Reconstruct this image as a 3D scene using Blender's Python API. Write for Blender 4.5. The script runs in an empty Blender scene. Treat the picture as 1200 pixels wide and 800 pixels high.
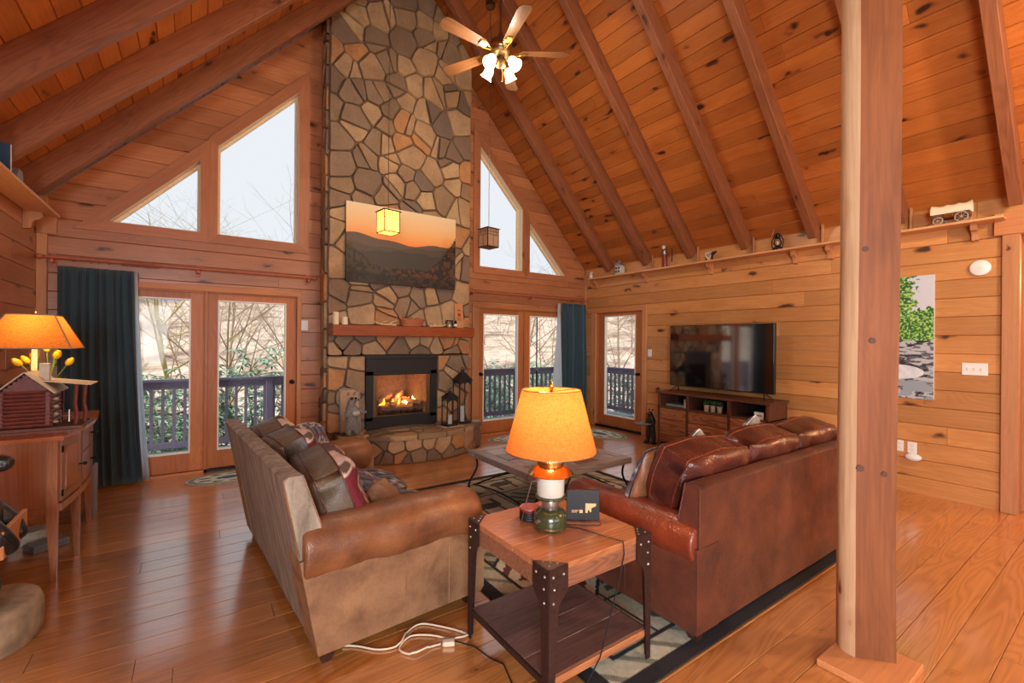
import bpy, bmesh, math, random
import numpy as np
from mathutils import Vector, Matrix, noise, Quaternion

scene = bpy.context.scene
COL = scene.collection
PI = math.pi
random.seed(7)


def S(r, g, b):
    f = lambda c: (c / 255 / 12.92) if c / 255 <= 0.04045 else ((c / 255 + 0.055) / 1.055) ** 2.4
    return (f(r), f(g), f(b), 1.0)


# ------------------------------------------------------------------ camera, world, sun, exposure
cam_data = bpy.data.cameras.new('camera')
cam = bpy.data.objects.new('camera', cam_data)
COL.objects.link(cam)
cam_data.sensor_width = 36.0
cam_data.lens = 529.7 / 1200 * 36.0
cam_data.clip_start = 0.02
cam_data.clip_end = 3000
YAW, ROLL, PIT = math.radians(35.01), math.radians(0.487), math.radians(0.043)
fw = Vector((math.sin(YAW) * math.cos(PIT), math.cos(YAW) * math.cos(PIT), math.sin(PIT)))
rt0 = Vector((math.cos(YAW), -math.sin(YAW), 0))
up0 = rt0.cross(fw)
rt = rt0 * math.cos(ROLL) + up0 * math.sin(ROLL)
up = up0 * math.cos(ROLL) - rt0 * math.sin(ROLL)
mw = Matrix((rt, up, -fw)).transposed().to_4x4()
mw.translation = Vector((0, 0, 1.5))
cam.matrix_world = mw
scene.camera = cam

scene.view_settings.view_transform = 'Standard'
scene.view_settings.look = 'None'
scene.view_settings.gamma = 1.0
scene.view_settings.use_curve_mapping = False
scene.view_settings.exposure = 0.08
scene.cycles.use_denoising = True
scene.cycles.max_bounces = 7
scene.cycles.diffuse_bounces = 4
scene.cycles.glossy_bounces = 3
scene.cycles.transmission_bounces = 4
scene.cycles.transparent_max_bounces = 10
scene.cycles.sample_clamp_indirect = 4.0
scene.cycles.caustics_reflective = False
scene.cycles.caustics_refractive = False

world = bpy.data.worlds.new('overcast_sky')
scene.world = world
world.use_nodes = True
wn = world.node_tree
wn.nodes['Background'].inputs[0].default_value = (0.92, 0.95, 1.0, 1)
wn.nodes['Background'].inputs[1].default_value = 0.92


def light(name, kind, loc, energy, color, size=0.1, rot=None, sy=None, target=None, spot=None):
    d = bpy.data.lights.new(name, kind)
    d.energy = energy
    d.color = color
    if kind == 'AREA':
        d.shape = 'RECTANGLE'
        d.size = size
        d.size_y = sy or size
    elif kind == 'SUN':
        d.angle = size
    else:
        d.shadow_soft_size = size
    if spot:
        d.spot_size = spot
        d.spot_blend = 0.8
    o = bpy.data.objects.new(name, d)
    COL.objects.link(o)
    o.location = loc
    if target:
        o.rotation_euler = (Vector(target) - Vector(loc)).to_track_quat('-Z', 'Y').to_euler()
    if rot:
        o.rotation_euler = rot
    return o


light('sun', 'SUN', (-30, -7, 22), 4.6, (1.0, 0.92, 0.84), size=math.radians(1.0), target=(0, 0.5, 1))
# unseen cool area lights added behind the camera to fill the room
light('added_fill_rear', 'AREA', (1.9, -3.85, 1.7), 45, (0.92, 0.96, 1.0), 3.2, sy=1.4, target=(2.2, 2.0, 1.4))
light('added_fill_left_rear', 'AREA', (-1.33, -2.0, 1.6), 330, (0.84, 0.92, 1.0), 1.9, sy=1.5, target=(2.2, 2.2, 0.6))
# unseen warm lamps added behind the camera as fill, then the hall lamp
for lx, ly, le in ((0.0, -1.9, 12), (2.2, -2.0, 35), (4.4, -0.9, 150)):
    light('added_rear_lamp', 'POINT', (lx, ly, 3.1), le * 1.2, (1.0, 0.77, 0.52), 0.12)
light('hall_lamp', 'POINT', (7.1, -0.1, 2.2), 100, (1.0, 0.60, 0.28), 0.08)


# ------------------------------------------------------------------ node helper
class G:
    def __init__(s, name):
        s.m = bpy.data.materials.new(name)
        s.m.use_nodes = True
        s.nt = s.m.node_tree
        s.nt.nodes.clear()
        s.out = s.nt.nodes.new('ShaderNodeOutputMaterial')

    def n(s, t, ins=None, **props):
        nd = s.nt.nodes.new('ShaderNode' + t)
        for k, v in props.items():
            setattr(nd, k, v)
        for k, v in (ins or {}).items():
            if isinstance(v, bpy.types.NodeSocket):
                s.nt.links.new(v, nd.inputs[k])
            else:
                nd.inputs[k].default_value = v
        return nd

    def obj(s, rnd=True):
        tc = s.n('TexCoord').outputs['Object']
        if rnd:
            oi = s.n('ObjectInfo').outputs['Random']
            r = s.math('MULTIPLY', oi, 61.0)
            c = s.n('CombineXYZ', {0: r, 1: s.math('MULTIPLY', oi, 23.0), 2: s.math('MULTIPLY', oi, 41.0)}).outputs[0]
            return s.n('VectorMath', {0: tc, 1: c}, operation='ADD').outputs[0]
        return tc

    def scale(s, v, sc):
        return s.n('VectorMath', {0: v, 1: sc}, operation='MULTIPLY').outputs[0]

    def noise(s, v, scale=5.0, detail=3.0, rough=0.55, dist=0.0, col=False):
        nd = s.n('TexNoise', {'Vector': v, 'Scale': scale, 'Detail': detail, 'Roughness': rough, 'Distortion': dist})
        return nd.outputs[1 if col else 0]

    def vor(s, v, scale=5.0, feature='F1', out='Distance', rnd=1.0):
        return s.n('TexVoronoi', {'Vector': v, 'Scale': scale, 'Randomness': rnd}, feature=feature).outputs[out]

    def math(s, op, a, b=0.0, clamp=False):
        nd = s.n('Math', operation=op, use_clamp=clamp)
        for i, v in enumerate((a, b)):
            if isinstance(v, bpy.types.NodeSocket):
                s.nt.links.new(v, nd.inputs[i])
            else:
                nd.inputs[i].default_value = v
        return nd.outputs[0]

    def rng(s, v, a, b, c=0.0, d=1.0):
        return s.n('MapRange', {0: v, 1: a, 2: b, 3: c, 4: d}).outputs[0]

    def ramp(s, f, stops):
        nd = s.n('ValToRGB', {0: f})
        e = nd.color_ramp.elements
        while len(e) > 1:
            e.remove(e[-1])
        e[0].position, e[0].color = stops[0]
        for p, c in stops[1:]:
            x = e.new(p)
            x.color = c
        return nd.outputs[0]

    def mix(s, f, a, b, mode='MIX'):
        nd = s.n('Mix', data_type='RGBA', blend_type=mode)
        for i, v in ((0, f), (6, a), (7, b)):
            if isinstance(v, bpy.types.NodeSocket):
                s.nt.links.new(v, nd.inputs[i])
            else:
                nd.inputs[i].default_value = v
        return nd.outputs[2]

    def bump(s, h, strength=0.3, dist=0.01):
        return s.n('Bump', {'Height': h, 'Strength': strength, 'Distance': dist}).outputs[0]

    def bsdf(s, color, rough=0.5, metal=0.0, normal=None, **kw):
        ins = {'Base Color': color, 'Roughness': rough, 'Metallic': metal}
        if normal is not None:
            ins['Normal'] = normal
        names = {'coat': 'Coat Weight', 'coatr': 'Coat Roughness', 'coati': 'Coat IOR', 'spec': 'Specular IOR Level', 'sheen': 'Sheen Weight',
                 'emit': 'Emission Color', 'estr': 'Emission Strength', 'trans': 'Transmission Weight', 'alpha': 'Alpha', 'ior': 'IOR'}
        for k, v in kw.items():
            ins[names[k]] = v
        b = s.n('BsdfPrincipled', ins)
        s.nt.links.new(b.outputs[0], s.out.inputs[0])
        return s.m

    def surf(s, sh):
        s.nt.links.new(sh, s.out.inputs[0])
        return s.m


def plain(name, col, rough=0.5, metal=0.0, var=0.0, bump=0.0, scale=30.0, **kw):
    g = G(name)
    v = g.obj()
    c = col
    f = g.noise(v, scale, 3)
    if var:
        dark = tuple(x * (1 - var) for x in col[:3]) + (1,)
        lite = tuple(min(1, x * (1 + var)) for x in col[:3]) + (1,)
        c = g.ramp(f, [(0.3, dark), (0.7, lite)])
    nrm = g.bump(f, bump, 0.004) if bump else None
    return g.bsdf(c, rough, metal, nrm, **kw)


def wood(name, light_c, dark_c, knot_c=None, axis='X', rough=0.42, grain=1.0, knots=1.0, coat=0.0, rings=0.5, var=0.22, coatr=0.1, coati=1.5):
    g = G(name)
    v = g.obj()
    if axis == 'Y':
        v = g.n('Mapping', {'Vector': v, 'Rotation': (0, 0, PI / 2)}).outputs[0]
    if axis == 'Z':
        v = g.n('Mapping', {'Vector': v, 'Rotation': (0, PI / 2, 0)}).outputs[0]
    # fine grain + wide cathedral figure + soft blotches
    g1 = g.noise(g.scale(v, (1.2 * grain, 26 * grain, 26 * grain)), 2.0, 4, 0.6)
    low = g.noise(g.scale(v, (0.5 * grain, 5.0 * grain, 5.0 * grain)), 1.2, 2, 0.5, 0.5)
    ring = g.math('SINE', g.math('MULTIPLY', low, 120.0))
    ring = g.math('POWER', g.rng(ring, -1, 1), 0.6)
    blotch = g.noise(g.scale(v, (0.8, 2.0, 2.0)), 1.3, 2)
    f = g.math('ADD', g.math('MULTIPLY', g1, 1.0 - rings), g.math('MULTIPLY', ring, rings))
    f = g.math('ADD', g.math('MULTIPLY', f, 0.7), g.math('MULTIPLY', blotch, 0.4), True)
    c = g.ramp(f, [(0.2, dark_c), (0.75, light_c)])
    oi = g.n('ObjectInfo').outputs['Random']
    tone = g.rng(oi, 0, 1, 1 - var, 1 + var * 0.6)
    tc = g.n('CombineXYZ', {0: tone, 1: tone, 2: tone}).outputs[0]
    c = g.mix(1.0, c, tc, 'MULTIPLY')
    h = g1
    if knots:
        kv = g.scale(v, (2.0, 5.2, 5.2))
        wob = g.noise(v, 9.0, 1, col=True)
        kv = g.n('VectorMath', {0: kv, 1: g.scale(wob, (0.35, 0.35, 0.35))}, operation='ADD').outputs[0]
        d = g.vor(kv, 1.0)
        core = g.rng(d, 0.07 * knots, 0.15 * knots, 1.0, 0.0)
        halo = g.rng(d, 0.12, 0.42 * knots, 0.45, 0.0)
        kc = knot_c or S(70, 35, 18)
        c = g.mix(halo, c, dark_c)
        c = g.mix(core, c, kc)
        h = g.math('SUBTRACT', g1, core)
    nrm = g.bump(h, 0.25, 0.003)
    return g.bsdf(c, rough, 0, nrm, coat=coat, coatr=coatr, coati=coati, spec=0.35)


M = {}
M['pine_wall'] = wood('pine_wall', S(212, 150, 88), S(178, 112, 58), S(76, 44, 30), rings=0.16, knots=1.25, rough=0.42, coat=0.5, coatr=0.25, coati=1.6)
M['pine_shaded'] = wood('pine_wall_shaded', S(194, 128, 84), S(156, 92, 56), S(72, 42, 34), rings=0.16, knots=1.25, rough=0.42, coat=0.5, coatr=0.25, coati=1.6)  # copy of the wall pine, redder; dim backlit shade put into its colour
M['pine_ceiling'] = wood('pine_ceiling', S(190, 112, 50), S(152, 78, 32), S(60, 30, 18), rings=0.16, knots=1.2, rough=0.4)
M['rafter'] = wood('rafter_wood', S(150, 92, 58), S(110, 62, 40), S(70, 40, 30), rings=0.3, rough=0.5, knots=0.7, var=0.1)
M['floor'] = wood('floor_boards', S(206, 134, 70), S(158, 90, 38), S(92, 50, 26), rings=0.36, rough=0.3, knots=0.3, coat=1.0, coatr=0.17, coati=2.6, grain=0.85, var=0.16)
M['trim'] = wood('trim_wood', S(206, 146, 98), S(174, 112, 70), S(90, 54, 36), axis='Z', rings=0.1, knots=0.6, rough=0.45)
M['trim_h'] = wood('trim_wood_level', S(206, 138, 86), S(172, 102, 60), S(90, 50, 30), axis='X', rings=0.1, knots=0.5, rough=0.45)
M['door'] = wood('door_wood', S(198, 124, 70), S(168, 94, 50), axis='Z', rings=0.25, knots=0, rough=0.42)
M['casing'] = wood('casing_wood_shaded', S(190, 124, 84), S(158, 94, 60), S(80, 46, 34), rings=0.1, knots=0.8, rough=0.42, coat=0.4, coatr=0.25)  # follows the gable boards, their shade included in the colour
M['jamb'] = plain('pale_jamb_wood', S(232, 206, 168), 0.5, var=0.08)
M['mantel'] = wood('mantel_wood', S(176, 86, 40), S(132, 56, 26), S(60, 24, 14), rings=0.4, knots=0.6, rough=0.38)
M['post'] = wood('post_wood', S(150, 88, 46), S(98, 52, 26), S(60, 32, 20), axis='Z', rings=0.08, knots=0.9, rough=0.6)
M['post_edge'] = wood('post_edge_wood', S(230, 192, 148), S(184, 134, 92), S(120, 70, 44), axis='Z', rings=0.05, knots=0.7, rough=0.7)
M['dark_wood'] = wood('dark_walnut', S(118, 72, 50), S(68, 38, 28), axis='Y', rings=0.4, knots=0, rough=0.42)
M['dark_wood_z'] = wood('dark_walnut_upright', S(104, 62, 44), S(62, 34, 26), axis='Z', rings=0.4, knots=0, rough=0.42)
M['drawer'] = wood('drawer_walnut', S(168, 108, 70), S(96, 56, 36), axis='Y', rings=0.5, knots=0.3, rough=0.4)
M['cherry'] = wood('cherry_wood', S(178, 116, 78), S(142, 88, 56), axis='Z', rings=0.3, knots=0, rough=0.3, coat=0.3)
M['cherry_top'] = wood('cherry_top', S(186, 110, 66), S(148, 82, 46), axis='Y', rings=0.3, knots=0, rough=0.2, coat=0.5)
M['rustic'] = wood('rustic_plank', S(200, 132, 84), S(134, 78, 50), S(60, 30, 22), axis='X', rings=0.45, knots=0.2, rough=0.3, coat=0.3, grain=1.4)
M['rustic_dark'] = wood('rustic_shelf_plank', S(124, 92, 84), S(78, 50, 44), axis='X', rings=0.4, knots=0.2, rough=0.33, grain=1.4)
M['shelf_pine'] = wood('shelf_pine', S(224, 170, 118), S(190, 132, 84), S(90, 54, 36), rings=0.1, knots=0.4)
M['apron'] = wood('brown_apron', S(150, 98, 70), S(98, 60, 44), rings=0.4, knots=0, rough=0.4, grain=1.4)
M['iron'] = plain('brown_black_iron', S(66, 46, 42), 0.45, 0.6, var=0.25, bump=0.2, scale=60)
M['rivet'] = plain('steel_rivet', S(190, 180, 170), 0.3, 0.9)
M['black_iron'] = plain('black_iron', S(22, 22, 26), 0.4, 0.5)
M['black'] = plain('matte_black', S(20, 19, 20), 0.55)
M['black_gloss'] = plain('gloss_black', S(8, 9, 12), 0.09, spec=0.6)
M['screen'] = plain('tv_screen', S(5, 6, 8), 0.12, coat=1.0, coatr=0.06, coati=3.0)
M['white'] = plain('white_plastic', S(236, 232, 224), 0.4)
M['cream'] = plain('cream_plastic', S(232, 218, 190), 0.4)
M['wax'] = plain('ivory_wax', S(236, 220, 184), 0.5)
M['brass'] = plain('brass', S(220, 184, 110), 0.22, 1.0)
M['aged_brass'] = plain('aged_bronze', S(130, 106, 76), 0.38, 0.9)
M['steel'] = plain('worn_steel', S(170, 165, 158), 0.3, 0.9, var=0.15)
M['green_enamel'] = plain('dark_green_enamel', S(58, 66, 40), 0.22, 0.1, coat=0.5)
M['frosted'] = plain('frosted_globe', S(226, 222, 205), 0.35, trans=0.25)
M['red_wood'] = plain('red_brown_logs', S(112, 52, 40), 0.5, var=0.25, bump=0.3)
M['roof_grey'] = plain('grey_model_roof', S(196, 186, 164), 0.5, var=0.1)
M['tulip'] = plain('yellow_petal', S(248, 196, 40), 0.45)
M['leaf'] = plain('green_leaf', S(120, 158, 66), 0.45, var=0.2)
M['rubber'] = plain('black_cord', S(18, 16, 16), 0.5)
M['curtain'] = plain('teal_black_cloth', S(34, 62, 74), 0.75, var=0.12, scale=80, sheen=0.3)
M['antler'] = plain('antler_bone', S(206, 178, 138), 0.5, var=0.15)
M['wicker'] = plain('wicker', S(190, 112, 70), 0.55, var=0.3, bump=0.5, scale=60)
M['bear_black'] = plain('carved_black_bear', S(36, 32, 30), 0.35, var=0.4, bump=1.0, scale=45)
M['statue'] = plain('bronze_statue', S(58, 50, 46), 0.4, 0.4, var=0.3, bump=0.5)
M['raccoon'] = plain('grey_raccoon_fur', S(124, 124, 122), 0.6, var=0.45, bump=0.6, scale=50)
M['rod'] = plain('stained_rod', S(178, 98, 66), 0.4, var=0.1)
M['deck_grey'] = plain('grey_deck_paint', S(150, 156, 170), 0.5, var=0.1)
M['rail_paint'] = plain('slate_rail_paint', S(104, 100, 122), 0.5, var=0.12)
M['mortar'] = plain('mortar', S(116, 92, 70), 0.9, var=0.2, bump=0.8, scale=40)
M['soot_brick'] = plain('firebrick_panel', S(150, 108, 86), 0.8, var=0.25)
M['clay'] = plain('clay_pot', S(176, 150, 122), 0.7, var=0.2)
M['red_paint'] = plain('dark_red_paint', S(130, 34, 30), 0.35)
M['pale_tin'] = plain('pale_tin', S(196, 190, 172), 0.45, var=0.2)
M['canvas_edge'] = plain('canvas_edge', S(30, 26, 24), 0.6)
M['grey_box'] = plain('grey_plastic', S(130, 134, 138), 0.5, var=0.1)
M['blue'] = plain('blue_cover', S(40, 84, 120), 0.5)
M['outlet'] = M['white']


def stone_mat():
    g = G('field_stone')
    v = g.obj()
    oi = g.n('ObjectInfo').outputs['Random']
    base = g.ramp(oi, [(0.0, S(186, 150, 108)), (0.2, S(158, 128, 94)), (0.38, S(134, 110, 86)), (0.5, S(194, 160, 116)),
                       (0.68, S(148, 122, 94)), (0.82, S(196, 138, 84)), (0.93, S(120, 102, 86))])
    base.node.color_ramp.interpolation = 'CONSTANT'
    n1 = g.noise(v, 4.0, 5, 0.62)
    n2 = g.noise(v, 34.0, 4, 0.6)
    c = g.mix(g.rng(n1, 0.35, 0.72, 0.0, 0.55), base, S(110, 84, 62))
    c = g.mix(g.rng(n1, 0.62, 0.8, 0.0, 0.3), c, S(198, 140, 84))
    c = g.mix(g.rng(n2, 0.5, 0.8, 0.0, 0.35), c, S(84, 68, 56))
    h = g.math('ADD', g.math('MULTIPLY', n1, 1.5), g.math('MULTIPLY', n2, 0.5))
    return g.bsdf(c, 0.72, 0, g.bump(h, 0.6, 0.02))


M['stone'] = stone_mat()


def leather(name, a, b, rough, streak=False, bs=0.35):
    g = G(name)
    v = g.obj()
    if streak:
        n1 = g.noise(g.scale(v, (6, 9, 1.2)), 2.2, 5, 0.65, 0.6)
    else:
        n1 = g.noise(v, 5.0, 5, 0.6, 0.3)
    n2 = g.noise(v, 60.0, 3, 0.6)
    cr = g.vor(v, 42.0, 'DISTANCE_TO_EDGE')
    c = g.ramp(g.math('ADD', g.math('MULTIPLY', n1, 0.85), g.math('MULTIPLY', n2, 0.15)), [(0.32, b), (0.68, a)])
    h = g.math('ADD', g.rng(cr, 0, 0.12, 0, 0.5), g.math('MULTIPLY', n1, 1.2))
    rr = g.rng(n1, 0.3, 0.7, rough + 0.1, rough - 0.04)
    return g.bsdf(c, rr, 0, g.bump(h, bs, 0.004), spec=0.5)


M['suede_back'] = leather('taupe_suede', S(174, 162, 142), S(100, 88, 74), 0.62, True)
M['tan_leather'] = leather('tan_leather', S(152, 98, 60), S(96, 58, 36), 0.34)
M['tan_panel'] = leather('tan_side_suede', S(164, 124, 88), S(104, 70, 46), 0.5)
M['olive_leather'] = leather('olive_brown_leather', S(118, 100, 78), S(74, 56, 42), 0.45)
M['red_leather'] = leather('red_brown_leather', S(140, 62, 34), S(88, 34, 20), 0.3)
M['dark_leather'] = leather('dark_brown_leather', S(104, 50, 36), S(58, 26, 22), 0.27)
M['brown_panel'] = leather('brown_back_panel', S(108, 58, 40), S(66, 36, 28), 0.42)
M['foot'] = plain('dark_wood_foot', S(60, 32, 24), 0.4)


def paint_mat(name, rough=0.6, bump=0.0):
    g = G(name)
    c = g.n('VertexColor', layer_name='print').outputs[0]
    nrm = None
    if bump:
        nrm = g.bump(g.noise(g.obj(), 260.0, 2), bump, 0.004)
    return g.bsdf(c, rough, 0, nrm)


M['print'] = paint_mat('printed_surface', 0.55)
M['woven'] = paint_mat('woven_cloth', 0.85, 0.5)


def glass_mat(name, tint, ref=1.0):
    g = G(name)
    t = g.n('BsdfTransparent', {0: tint}).outputs[0]
    gl = g.n('BsdfGlossy', {0: (1, 1, 1, 1), 1: 0.02}).outputs[0]
    fr = g.n('Fresnel', {0: 1.45}).outputs[0]
    mx = g.n('MixShader', {0: g.math('MULTIPLY', fr, ref), 1: t, 2: gl}).outputs[0]
    return g.surf(mx)


M['glass'] = glass_mat('window_glass', (0.97, 0.98, 0.98, 1), 0.12)
M['lamp_glass'] = glass_mat('lantern_glass', (0.9, 0.92, 0.92, 1))


def shade_mat(name, col, trans=0.6, weave=True, estr=0.0):
    g = G(name)
    v = g.obj(False)
    c = col
    if weave:
        w1 = g.noise(g.scale(v, (30, 30, 260)), 1.0, 2)
        w2 = g.noise(g.scale(v, (200, 200, 12)), 1.0, 2)
        f = g.math('ADD', g.math('MULTIPLY', w1, 0.5), g.math('MULTIPLY', w2, 0.5))
        dk = tuple(x * 0.7 for x in col[:3]) + (1,)
        c = g.ramp(f, [(0.38, dk), (0.6, col)])
    d = g.n('BsdfDiffuse', {0: c}).outputs[0]
    t = g.n('BsdfTranslucent', {0: c}).outputs[0]
    s = g.n('MixShader', {0: trans, 1: d, 2: t}).outputs[0]
    if estr:
        e = g.n('Emission', {0: c, 1: estr}).outputs[0]
        s = g.n('AddShader', {0: s, 1: e}).outputs[0]
    return g.surf(s)


M['shade'] = shade_mat('linen_lamp_shade', S(228, 126, 60), 0.3)
M['shade2'] = shade_mat('amber_lamp_shade', S(240, 148, 62), 0.33)
M['lit_glass'] = shade_mat('lit_art_glass', S(255, 214, 110), 0.5, False, 1.6)
M['dim_glass'] = shade_mat('unlit_art_glass', S(190, 150, 120), 0.3, False)
M['fan_glass'] = shade_mat('lit_tulip_glass', S(255, 226, 170), 0.5, False, 3.0)
M['sheer'] = shade_mat('sheer_lining', S(226, 236, 244), 0.6, False)


def emit_mat(name, col, st):
    g = G(name)
    return g.surf(g.n('Emission', {0: col, 1: st}).outputs[0])


M['bulb'] = emit_mat('bulb_glow', S(255, 214, 150), 14)
M['flame'] = emit_mat('gas_flame', S(255, 150, 40), 5)
M['flame_core'] = emit_mat('gas_flame_core', S(255, 226, 120), 9)
M['ember'] = emit_mat('ember_glow', S(255, 110, 30), 1.6)


# ------------------------------------------------------------------ mesh helper
class MB:
    def __init__(s):
        s.v = []
        s.f = []

    def add(s, vs, fs, T=None):
        b = len(s.v)
        if T is not None:
            vs = [T @ Vector(p) for p in vs]
        s.v += [tuple(p) for p in vs]
        s.f += [tuple(i + b for i in f) for f in fs]
        return s

    def box(s, x0, y0, z0, x1, y1, z1, T=None):
        v = [(x, y, z) for z in (z0, z1) for y in (y0, y1) for x in (x0, x1)]
        return s.add(v, [(0, 2, 3, 1), (4, 5, 7, 6), (0, 1, 5, 4), (2, 6, 7, 3), (0, 4, 6, 2), (1, 3, 7, 5)], T)

    def cbox(s, x0, y0, z0, x1, y1, z1, b=0.004, T=None):
        b = min(b, (x1 - x0) * .45, (y1 - y0) * .45, (z1 - z0) * .45)
        vs, idx = [], {}
        for i in (0, 1):
            for j in (0, 1):
                for k in (0, 1):
                    c = ((x0, x1)[i], (y0, y1)[j], (z0, z1)[k])
                    d = (b if i == 0 else -b, b if j == 0 else -b, b if k == 0 else -b)
                    for a in range(3):
                        p = [c[q] + (0 if q == a else d[q]) for q in range(3)]
                        idx[(i, j, k, a)] = len(vs)
                        vs.append(tuple(p))
        fs = []
        cyc = [(0, 0), (1, 0), (1, 1), (0, 1)]
        for a in range(3):
            o = [q for q in range(3) if q != a]
            for side in (0, 1):
                f = []
                for m in cyc:
                    t = [0, 0, 0]
                    t[a] = side
                    t[o[0]], t[o[1]] = m
                    f.append(idx[(t[0], t[1], t[2], a)])
                fs.append(f)
        for a in range(3):
            o = [q for q in range(3) if q != a]
            for m in cyc:
                q = []
                for side, fa in ((0, o[0]), (1, o[0]), (1, o[1]), (0, o[1])):
                    t = [0, 0, 0]
                    t[a] = side
                    t[o[0]], t[o[1]] = m
                    q.append(idx[(t[0], t[1], t[2], fa)])
                fs.append(q)
        for i in (0, 1):
            for j in (0, 1):
                for k in (0, 1):
                    fs.append([idx[(i, j, k, a)] for a in range(3)])
        # orient outward
        cx = Vector(((x0 + x1) / 2, (y0 + y1) / 2, (z0 + z1) / 2))
        out = []
        for f in fs:
            p = [Vector(vs[i]) for i in f]
            n = (p[1] - p[0]).cross(p[2] - p[0])
            m = sum(p, Vector()) / len(p)
            out.append(tuple(f) if n.dot(m - cx) > 0 else tuple(reversed(f)))
        return s.add(vs, out, T)

    def tube(s, pts, r, n=8, closed=False, caps=True, T=None):
        pts = [Vector(p) for p in pts]
        N = len(pts)
        rs = r if isinstance(r, (list, tuple)) else [r] * N
        vs, fs = [], []
        ref = None
        for i, p in enumerate(pts):
            a = pts[(i - 1) % N] if (closed or i > 0) else p
            b = pts[(i + 1) % N] if (closed or i < N - 1) else p
            t = (b - a)
            t = t.normalized() if t.length > 1e-9 else Vector((0, 0, 1))
            if ref is None:
                ref = t.orthogonal().normalized()
            ref = (ref - t * ref.dot(t))
            ref = ref.normalized() if ref.length > 1e-6 else t.orthogonal().normalized()
            w = t.cross(ref)
            for k in range(n):
                an = 2 * PI * k / n
                vs.append(p + (ref * math.cos(an) + w * math.sin(an)) * rs[i])
        for i in range(N if closed else N - 1):
            for k in range(n):
                a, b = i * n + k, i * n + (k + 1) % n
                c, d = ((i + 1) % N) * n + (k + 1) % n, ((i + 1) % N) * n + k
                fs.append((a, b, c, d))
        if caps and not closed:
            fs.append(tuple(reversed(range(n))))
            fs.append(tuple(range((N - 1) * n, N * n)))
        return s.add(vs, fs, T)

    def cyl(s, p0, p1, r0, r1=None, n=16, T=None):
        return s.tube([p0, p1], [r0, r0 if r1 is None else r1], n, T=T)

    def lathe(s, prof, n=24, c=(0, 0, 0), T=None, caps=True):
        vs, fs = [], []
        for r, z in prof:
            for k in range(n):
                a = 2 * PI * k / n
                vs.append((c[0] + r * math.cos(a), c[1] + r * math.sin(a), c[2] + z))
        for i in range(len(prof) - 1):
            for k in range(n):
                fs.append((i * n + k, i * n + (k + 1) % n, (i + 1) * n + (k + 1) % n, (i + 1) * n + k))
        if caps:
            if prof[0][0] > 1e-4:
                fs.append(tuple(reversed(range(n))))
            if prof[-1][0] > 1e-4:
                fs.append(tuple(range((len(prof) - 1) * n, len(prof) * n)))
        return s.add(vs, fs, T)

    def prism(s, poly, f, d0, d1):
        """poly: 2D points, f(u, v, d) -> xyz"""
        n = len(poly)
        vs = [f(u, v, d0) for u, v in poly] + [f(u, v, d1) for u, v in poly]
        fs = [tuple(reversed(range(n))), tuple(range(n, 2 * n))]
        fs += [(i, (i + 1) % n, n + (i + 1) % n, n + i) for i in range(n)]
        return s.add(vs, fs)

    def ell(s, c, r, n=14, m=9, T=None):
        vs, fs = [], []
        for i in range(m + 1):
            th = PI * i / m
            for k in range(n):
                a = 2 * PI * k / n
                vs.append((c[0] + r[0] * math.sin(th) * math.cos(a), c[1] + r[1] * math.sin(th) * math.sin(a), c[2] - r[2] * math.cos(th)))
        for i in range(m):
            for k in range(n):
                fs.append((i * n + k, i * n + (k + 1) % n, (i + 1) * n + (k + 1) % n, (i + 1) * n + k))
        return s.add(vs, fs, T)

    def mesh(s, name, mat=None, smooth=False, off=None, cols=None, mats=None, fm=None):
        me = bpy.data.meshes.new(name)
        v = s.v if off is None else [(p[0] - off[0], p[1] - off[1], p[2] - off[2]) for p in s.v]
        me.from_pydata(v, [], s.f)
        if len(s.f) < 6000:
            b_ = bmesh.new()
            b_.from_mesh(me)
            bmesh.ops.recalc_face_normals(b_, faces=b_.faces)
            b_.to_mesh(me)
            b_.free()
        if mats:
            for m_ in mats:
                me.materials.append(m_)
            me.polygons.foreach_set('material_index', fm)
        elif mat:
            me.materials.append(mat)
        if smooth:
            me.polygons.foreach_set('use_smooth', [True] * len(me.polygons))
            if smooth != 'all':
                try:
                    me.set_sharp_from_angle(angle=math.radians(38))
                except Exception:
                    pass
        if cols is not None:
            a = me.color_attributes.new('print', 'FLOAT_COLOR', 'POINT')
            a.data.foreach_set('color', np.array(cols, dtype=np.float32).ravel())
        me.update()
        return me

    def build(s, name, mat, parent=None, smooth=False, off=None, loc=None, **kw):
        """one mesh object; off: origin taken out of the vertices and put into the location"""
        me = s.mesh(name, mat, smooth, off, **kw)
        o = bpy.data.objects.new(name, me)
        COL.objects.link(o)
        if off is not None:
            o.location = off
        if loc is not None:
            o.location = loc
        if parent:
            o.parent = parent
        return o


def tag(o, label, cat, group=None):
    o['label'] = label
    o['category'] = cat
    if group:
        o['group'] = group
    return o


def empty(name, loc=(0, 0, 0), rz=0.0, label=None, cat=None, group=None, kind=None):
    o = bpy.data.objects.new(name, None)
    o.empty_display_size = 0.1
    COL.objects.link(o)
    o.location = loc
    o.rotation_euler = (0, 0, rz)
    if label:
        o['label'] = label
    if cat:
        o['category'] = cat
    if group:
        o['group'] = group
    if kind:
        o['kind'] = kind
    return o


def struct(name):
    return empty(name, kind='structure')


def child(o, mesh, name, parent):
    c = bpy.data.objects.new(name, mesh)
    COL.objects.link(c)
    c.parent = parent
    return c


def copy_tree(o, parent=None):
    c = o.copy()
    COL.objects.link(c)
    c.parent = parent
    for ch in [x for x in CH.get(o.name, [])]:
        copy_tree(ch, c)
    return c


CH = {}


def index_children():
    CH.clear()
    for o in bpy.data.objects:
        if o.parent:
            CH.setdefault(o.parent.name, []).append(o)


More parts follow.
